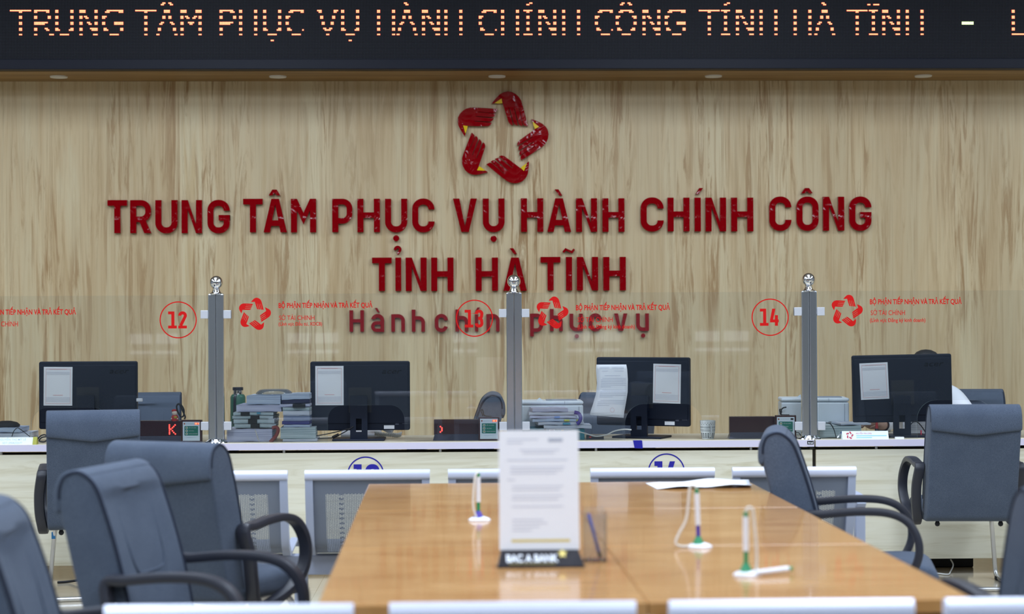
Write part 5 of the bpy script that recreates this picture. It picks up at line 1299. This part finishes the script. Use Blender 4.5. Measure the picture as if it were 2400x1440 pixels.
# ------------------------------------------------------------------ wooden tables pushed together
TZ = 0.75
fl, frr = PZ(865, 1133, TZ), PZ(1756, 1129.5, TZ); mid = (fl + frr) / 2; TW = (frr - fl).length
r = ray(1028, 751); ax = Vector((r.x, r.y, 0)).normalized(); sd = Vector((ax.y, -ax.x, 0)); tr_ = -math.atan2(ax.x, ax.y)
TL = (mid.y - 4.36) / 3
dist = ['far', 'middle', 'near']
for row in range(3):
    for cidx in range(2):
        cc = mid - ax * (TL * (row + 0.5)) + sd * ((cidx - 0.5) * TW / 2)
        side = ('left', 'right')[cidx]
        lab = {(0, 0): 'varnished wooden table at the bench end, on the chair side, empty', (0, 1): 'varnished wooden table at the bench end carrying a crumpled white sheet',
               (1, 0): 'varnished wooden table carrying the green and purple pen with a short cord', (1, 1): 'varnished wooden table carrying the pen with a long looping cord',
               (2, 0): 'varnished wooden table carrying the bank notice stand', (2, 1): 'varnished wooden table carrying the green pen stand with a lying pen'}[(row, cidx)]
        t_ = thing('wooden_table', lab, 'table', (cc.x, cc.y, 0), tr_, 'wooden tables pushed together')
        m = MB(); m.box((0, 0, TZ - 0.0175), (TW / 2 - 0.002, TL - 0.002, 0.035)); m.build('tabletop', M_tabletop, t_, bevel=0.003)
        m = MB()
        for yy in (-1, 1): m.box((0, yy * (TL / 2 - 0.09), TZ - 0.075), (TW / 2 - 0.16, 0.02, 0.08))
        m.build('apron', M_tableedge, t_)
        for sx in (-1, 1):
            for sy in (-1, 1):
                m = MB(); m.box((sx * (TW / 4 - 0.06), sy * (TL / 2 - 0.09), (TZ - 0.035) / 2), (0.05, 0.05, TZ - 0.035)); m.build('leg', M_tableleg, t_, bevel=0.003)
# crumpled sheet
p0, p1 = PZ(1535, 1144, TZ), PZ(1748, 1136, TZ)
m = MB(); V = []; F_ = []; nx, ny = 14, 6
for i in range(nx + 1):
    for j in range(ny + 1):
        u, v = i / nx, j / ny; x = p0.x + (p1.x - p0.x) * u; y = p0.y - 0.08 + 0.27 * v + 0.04 * u
        z = TZ + 0.0025 + 0.012 * (0.5 + 0.5 * math.sin(u * 9 + v * 2)) * math.sin(PI * u) + 0.010 * u * (0.5 + 0.5 * math.sin(v * 6 + 1))
        V.append((x - 0.05 * v * (1 - u) + 0.03 * v, y, z))
for i in range(nx):
    for j in range(ny): F_.append([i * (ny + 1) + j, (i + 1) * (ny + 1) + j, (i + 1) * (ny + 1) + j + 1, i * (ny + 1) + j + 1])
m.add(V, F_); o = m.build('paper_sheet', M_paper, None, smooth=60); sdm = o.modifiers.new('thick', 'SOLIDIFY'); sdm.thickness = 0.001; sdm.offset = 1
tag(o, 'crumpled white paper sheet lying at the bench end of the wooden tables', 'paper')

# chained counter pens
def pen_stand(px, py, label, colbase, colgrip, cord, lean=0.0, lying=None, hgt=0.128):
    p = PZ(px, py, TZ); k = F / p.y; o = thing('chained_pen', label, 'pen stand', (p.x, p.y, TZ), 0, 'pens on corded stands')
    m = MB(); m.lathe([(0.0, 0.0), (0.038, 0.0), (0.039, 0.004), (0.030, 0.010), (0.014, 0.015), (0.0, 0.016)], (0, 0, 0.0), 28, 0, Matrix.Diagonal((1.0, 0.75, 1.0))); m.build('base', M_pwhite, o, smooth=50)
    m = MB(); m.lathe([(0.0, 0.008), (0.019, 0.010), (0.012, 0.024), (0.007, 0.034), (0.0, 0.034)], (-0.004, 0, 0), 20); m.build('socket', colbase, o, smooth=50)
    d = Vector((lean, 0.0, 1)).normalized(); a = Vector((-0.004, 0, 0.028))
    m = MB(); m.tube([a, a + d * hgt * 0.30], 0.0060, 12); m.build('grip', colgrip, o, smooth=50)
    m = MB(); m.tube([a + d * hgt * 0.28, a + d * hgt * 0.33, a + d * hgt * 0.8, a + d * hgt * 0.96], 0.0076, 14); m.build('barrel', M_pwhite, o, smooth=50)
    m = MB(); m.tube([a + d * hgt * 0.95, a + d * hgt * 1.05], 0.0064, 12); m.build('end_cap', colgrip if cord != 'loop' else M_pgreen, o, smooth=50)
    top = a + d * hgt * 1.04
    if cord == 'short': pts = [top, top + Vector((-0.004, -0.004, 0.004)), top + Vector((-0.012, -0.01, -0.02)), (-0.022, -0.012, 0.06), (-0.014, -0.012, 0.02), (-0.005, -0.015, 0.008)]
    elif cord == 'loop': pts = [top, top + Vector((-0.006, 0, 0.010)), top + Vector((-0.020, 0, 0.004)), (-0.040, -0.004, 0.09), (-0.062, -0.006, 0.045), (-0.074, -0.008, 0.016), (-0.060, -0.008, 0.005), (-0.03, -0.006, 0.005)]
    else: pts = [top, top + Vector((0.006, 0, 0.012)), top + Vector((0.018, 0, 0.008)), top + Vector((0.022, 0, -0.02)), (0.024, -0.004, 0.07), (0.022, -0.006, 0.015), (0.014, -0.006, 0.008)]
    m = MB(); m.tube(pts, 0.0038, 8, smooth=8); m.build('cord', M_cord, o, smooth=60)
    if lying:
        a = Vector((0.018, -0.02, 0.010)); b = Vector((0.125, 0.03, 0.014))
        m = MB(); m.tube([a, a + (b - a) * 0.9], 0.0075, 12); q = m.build('lying_barrel', M_pwhite, o, smooth=50)
        m = MB(); m.tube([a + (b - a) * 0.89, b], 0.006, 12); m.build('lying_cap', M_pgreen, q, smooth=50)
    return o
pen_stand(1124, 1221, 'white pen standing in a purple and white base beside the bank notice, cord short', M_ppurple, M_pgreen, 'short', 0.0)
pen_stand(1640, 1284, 'white pen in a green and white base whose cord loops out to one side', M_pgreen, M_ppurple, 'loop', -0.03, None, 0.142)
pen_stand(1752, 1350, 'green pen in a white base with a second white pen lying across it', M_pgreen, M_pgreen, 'tall', 0.0, True, 0.136)

# bank notice stand
pb = PZ(1268, 1332, TZ); sk = SC(1268, pb.y)
o = thing('notice_stand', 'bank notice stand: white printed page above a black lettered base', 'notice stand', (pb.x, pb.y, TZ), tr_)
ws, hs = 190 * sk, 281 * sk; zb0 = 36 * sk; yb0 = 0.060
m = MB(); a, b = 103 * sk, 92 * sk
m.add([(-a, 0, 0.004), (a, 0, 0.004), (b, yb0, zb0), (-b, yb0, zb0), (-a, 0, 0), (a, 0, 0), (b, yb0 + 0.03, 0), (-b, yb0 + 0.03, 0), (b, yb0 + 0.012, zb0), (-b, yb0 + 0.012, zb0)], [[0, 1, 2, 3], [4, 5, 1, 0], [3, 2, 8, 9], [9, 8, 6, 7], [4, 7, 6, 5], [0, 3, 9, 7, 4], [1, 5, 6, 8, 2]])
m.build('base', M_brand_black, o, bevel=0.002)
slope = lambda t_: (yb0 * t_, 0.004 + (zb0 - 0.004) * t_)
V, F_ = text_mesh('BAC A BANK', -80 * sk, 42 * sk, 1.0, 0.03); m = MB()
m.add([(x, slope(0.26 + 0.44 * z)[0], slope(0.26 + 0.44 * z)[1] + 0.0012) for x, z in V], F_); m.build('lettering', M_brand_white, o)
m = MB(); st = []
for k in range(10):
    rr_ = 12 if k % 2 == 0 else 6; aa = PI / 2 + PI * k / 5; x = 53 * sk + rr_ * sk * math.cos(aa); tt = 0.74 + rr_ * math.sin(aa) / 40.0
    st.append((x, slope(tt)[0], slope(tt)[1] + 0.0014))
m.add(st, [list(range(10))]); m.box((-20 * sk, slope(0.14)[0], slope(0.14)[1] + 0.001), (110 * sk, 0.004, 0.0008)); m.build('gold_star', M_gold, o)
yp = yb0 + 0.006; lean = 0.03
m = MB(); m.add([(-ws / 2, yp - 0.002, zb0), (ws / 2, yp - 0.002, zb0), (ws / 2, yp - 0.002 + lean, zb0 + hs), (-ws / 2, yp - 0.002 + lean, zb0 + hs), (-ws / 2, yp + 0.002, zb0), (ws / 2, yp + 0.002, zb0), (ws / 2, yp + 0.002 + lean, zb0 + hs), (-ws / 2, yp + 0.002 + lean, zb0 + hs)], [(0, 1, 2, 3), (5, 4, 7, 6), (4, 0, 3, 7), (1, 5, 6, 2), (3, 2, 6, 7), (4, 5, 1, 0)]); page = m.build('page', M_paper, o)
def pr(mb, fx0, fx1, fz, hz): 
    f = lambda z: yp - 0.0026 + lean * z
    x0, x1 = -ws / 2 + ws * fx0, -ws / 2 + ws * fx1; z0, z1 = fz - hz / 2, fz + hz / 2
    mb.add([(x0, f(z0), zb0 + hs * z0), (x1, f(z0), zb0 + hs * z0), (x1, f(z1), zb0 + hs * z1), (x0, f(z1), zb0 + hs * z1)], [[0, 1, 2, 3]])
m = MB()
for a, b, z in ((0.1, 0.5, 0.925), (0.1, 0.3, 0.895), (0.26, 0.76, 0.835), (0.30, 0.70, 0.81), (0.1, 0.86, 0.75), (0.14, 0.82, 0.69), (0.14, 0.80, 0.665), (0.14, 0.72, 0.64), (0.1, 0.2, 0.585), (0.16, 0.8, 0.53), (0.16, 0.76, 0.50), (0.16, 0.8, 0.45), (0.16, 0.74, 0.42), (0.16, 0.8, 0.36), (0.16, 0.55, 0.25), (0.16, 0.6, 0.22), (0.16, 0.5, 0.19), (0.16, 0.4, 0.16)): pr(m, a, b, z, 0.008)
m.build('print_lines', M_printl, page)
m = MB(); pr(m, 0.62, 0.80, 0.918, 0.028); m.build('dark_print', M_print, page)
m = MB(); pr(m, 0.15, 0.88, 0.075, 0.022); m.build('gold_strip', M_gold, page)
# clear acrylic pen box behind the stand, with a blue pen in it
p = PZ(1400, 1318, TZ); kk = SC(1400, p.y)
bx = thing('acrylic_pen_box', 'clear acrylic pen box beside the bank notice stand', 'pen box', (p.x - 5 * kk, p.y + 0.03, TZ), tr_); bw, bh = 0.062, 0.150
m = MB(); th = 0.003
for (c, d) in (((0, -0.03, bh * 0.45), (bw, th, bh * 0.9)), ((0, 0.03, bh / 2), (bw, th, bh)), ((-bw / 2, 0, bh * 0.47), (th, 0.06, bh * 0.94)), ((bw / 2, 0, bh * 0.47), (th, 0.06, bh * 0.94)), ((0, 0, th), (bw, 0.06, th))): m.box(c, d)
m.build('box_wall', M_acrylic, bx)
q = Vector((p.x - 5 * kk, p.y + 0.03, TZ + 0.008))
pn = thing('blue_pen', 'blue pen with a dark tip standing in the acrylic pen box', 'pen', q)
m = MB(); m.tube([(0.012, -0.012, 0.016), (-0.016, 0.012, 0.125)], 0.0045, 10); m.build('barrel', M_penblue, pn, smooth=50)
m = MB(); m.tube([(0.016, -0.014, 0.002), (0.012, -0.012, 0.018)], 0.0055, 10); m.build('tip', M_dark, pn, smooth=50)

# ------------------------------------------------------------------ the clerk: one skinned body, shirt, trousers and hair as clothing
hx = PY(2172, 820, 10.85); HT = hx.z
cx, cy = hx.x, 10.86
def body():
    V = []; E = []; R = []; idx = {}
    def v(n, p, r, par=None):
        idx[n] = len(V); V.append(Vector(p)); R.append(r)
        if par is not None: E.append((idx[par], idx[n]))
    X = lambda x, y, z: (cx + x, cy + y, z)           # clerk faces -y
    v('pel', X(0, 0.22, 0.50), 0.145); v('waist', X(0, 0.20, 0.66), 0.125, 'pel'); v('chest', X(0, 0.13, 0.84), 0.145, 'waist'); v('ush', X(0, 0.09, 0.95), 0.105, 'chest')
    v('neck', X(0, 0.055, 1.015), 0.054, 'ush'); v('jaw', X(0, 0.02, 1.065), 0.066, 'neck'); v('face', X(0, 0.0, 1.13), 0.084, 'jaw'); v('skull', X(0, 0.012, HT - 0.002), 0.080, 'face')
    for s, n in ((-1, 'r'), (1, 'l')):
        v(n + 'sh', X(s * 0.185, 0.10, 0.955), 0.070, 'ush')
        if s < 0:
            el = X(-0.27, -0.09, 0.80); wr = (PY(2062, 1003, 10.46).x, 10.46, 0.812); hd = Vector((-1, -0.35, 0)).normalized()
        else:
            el = X(0.28, -0.05, 0.79); wr = X(0.12, -0.32, 0.80); hd = Vector((-0.75, -0.65, 0)).normalized()
        v(n + 'el', el, 0.046, n + 'sh'); v(n + 'wr', wr, 0.029, n + 'el')
        W_ = Vector(wr); sdv = Vector((hd.y, -hd.x, 0)) * (1 if s < 0 else -1)
        v(n + 'pa', W_ + hd * 0.045 + Vector((0, 0, 0.004)), 0.030, n + 'wr'); v(n + 'kn', W_ + hd * 0.082 + Vector((0, 0, 0.004)), 0.028, n + 'pa')
        for k, (o_, ln) in enumerate(((-0.030, 0.060), (-0.010, 0.072), (0.010, 0.070), (0.029, 0.054))):
            b0 = W_ + hd * 0.092 + sdv * o_ + Vector((0, 0, 0.006))
            v('%sf%d' % (n, k), b0, 0.0095, n + 'kn'); v('%sg%d' % (n, k), b0 + hd * ln * 0.5 + Vector((0, 0, 0.002)), 0.0085, '%sf%d' % (n, k)); v('%sh%d' % (n, k), b0 + hd * ln * 0.88 + Vector((0, 0, -0.018)), 0.0075, '%sg%d' % (n, k))
        b0 = W_ + hd * 0.04 - sdv * 0.036
        v(n + 't0', b0, 0.011, n + 'pa'); v(n + 't1', b0 + hd * 0.03 - sdv * 0.016 + Vector((0, 0, -0.006)), 0.009, n + 't0'); v(n + 't2', b0 + hd * 0.055 - sdv * 0.012 + Vector((0, 0, -0.012)), 0.008, n + 't1')
        v(n + 'hip', X(s * 0.095, 0.18, 0.50), 0.098, 'pel'); v(n + 'kne', X(s * 0.13, -0.22, 0.50), 0.064, n + 'hip'); v(n + 'ank', X(s * 0.13, -0.17, 0.09), 0.042, n + 'kne'); v(n + 'toe', X(s * 0.14, -0.32, 0.045), 0.038, n + 'ank')
    me = bpy.data.meshes.new('body'); me.from_pydata(V, E, []); o = bpy.data.objects.new('body', me); COL.objects.link(o)
    sk_ = o.modifiers.new('skin', 'SKIN'); sk_.use_smooth_shade = True
    if not me.skin_vertices: 
        bm = bmesh.new(); bm.from_mesh(me); bm.verts.layers.skin.verify(); bm.to_mesh(me); bm.free()
    for i, r_ in enumerate(R):
        d = me.skin_vertices[0].data[i]; d.radius = (r_, r_); d.use_root = (i == 0)
    sb = o.modifiers.new('sub', 'SUBSURF'); sb.levels = 2; sb.render_levels = 2
    dg = bpy.context.evaluated_depsgraph_get(); ev = bpy.data.meshes.new_from_object(o.evaluated_get(dg))
    bpy.data.objects.remove(o)
    return ev
bme = body()
for p in bme.polygons: p.use_smooth = True
bme.name = 'person'; bme.materials.clear(); bme.materials.append(M_skin)
# a nose, eye sockets and chin drawn out of the head
for vtx in bme.vertices:
    c = vtx.co; dx, dz = c.x - cx, c.z - 1.125
    if c.z > 1.03 and c.y < cy + 0.02 and abs(dx) < 0.10:
        c.y -= 0.022 * math.exp(-(dx / 0.012) ** 2 - ((dz + 0.015) / 0.020) ** 2)
        for e in (-1, 1): c.y += 0.010 * math.exp(-((dx - e * 0.033) / 0.016) ** 2 - ((dz - 0.020) / 0.012) ** 2)
        c.y -= 0.006 * math.exp(-(dx / 0.022) ** 2 - ((dz + 0.050) / 0.007) ** 2)
per = bpy.data.objects.new('person', bme); COL.objects.link(per)
tag(per, 'black-haired clerk in a white shirt sitting behind the monitor, one hand on papers', 'person')
def garment(name, m_, test, off, thick):
    bm = bmesh.new(); bm.from_mesh(bme); bm.normal_update()
    kill = [f for f in bm.faces if not test(f.calc_center_median())]
    bmesh.ops.delete(bm, geom=kill, context='FACES')
    bmesh.ops.delete(bm, geom=[q for q in bm.verts if not q.link_faces], context='VERTS')
    for vtx in bm.verts: vtx.co += vtx.normal * off
    me = bpy.data.meshes.new(name); bm.to_mesh(me); bm.free(); me.materials.clear(); me.materials.append(m_)
    for p in me.polygons: p.use_smooth = True
    o = bpy.data.objects.new(name, me); COL.objects.link(o); o.parent = per
    return o
wrR = (PY(2062, 1003, 10.46).x, 10.46)
def in_shirt(c):
    if c.z > 1.005 and abs(c.x - cx) < 0.085: return False
    if c.z > 1.045: return False
    if c.z < 0.56: return False
    if (Vector((c.x, c.y)) - Vector(wrR)).length < 0.03 or (c.x < wrR[0] - 0.01 and c.y < 10.6): return False
    dl = Vector((c.x - (cx + 0.12), c.y - (cy - 0.32)))
    if c.z < 0.86 and c.y < cy - 0.30: return False
    return True
garment('shirt', M_shirt, in_shirt, 0.012, 0.002)
garment('trousers', M_trouser, lambda c: 0.12 < c.z < 0.60, 0.010, 0.002)
garment('shoes', M_dark, lambda c: c.z <= 0.125, 0.006, 0.002)
garment('hair', M_hair, lambda c: c.z > 1.175 or (c.z > 1.07 and c.y > cy + 0.035), 0.013, 0.002)
for e in (-1, 1):
    m = MB(); m.ellipsoid((cx + e * 0.033, cy - 0.069, 1.145), (0.011, 0.006, 0.005)); m.build('eye', M_dark, per, smooth=60)
    m = MB(); m.ellipsoid((cx + e * 0.086, cy + 0.02, 1.125), (0.012, 0.022, 0.034)); m.build('ear', M_skin, per, smooth=60)
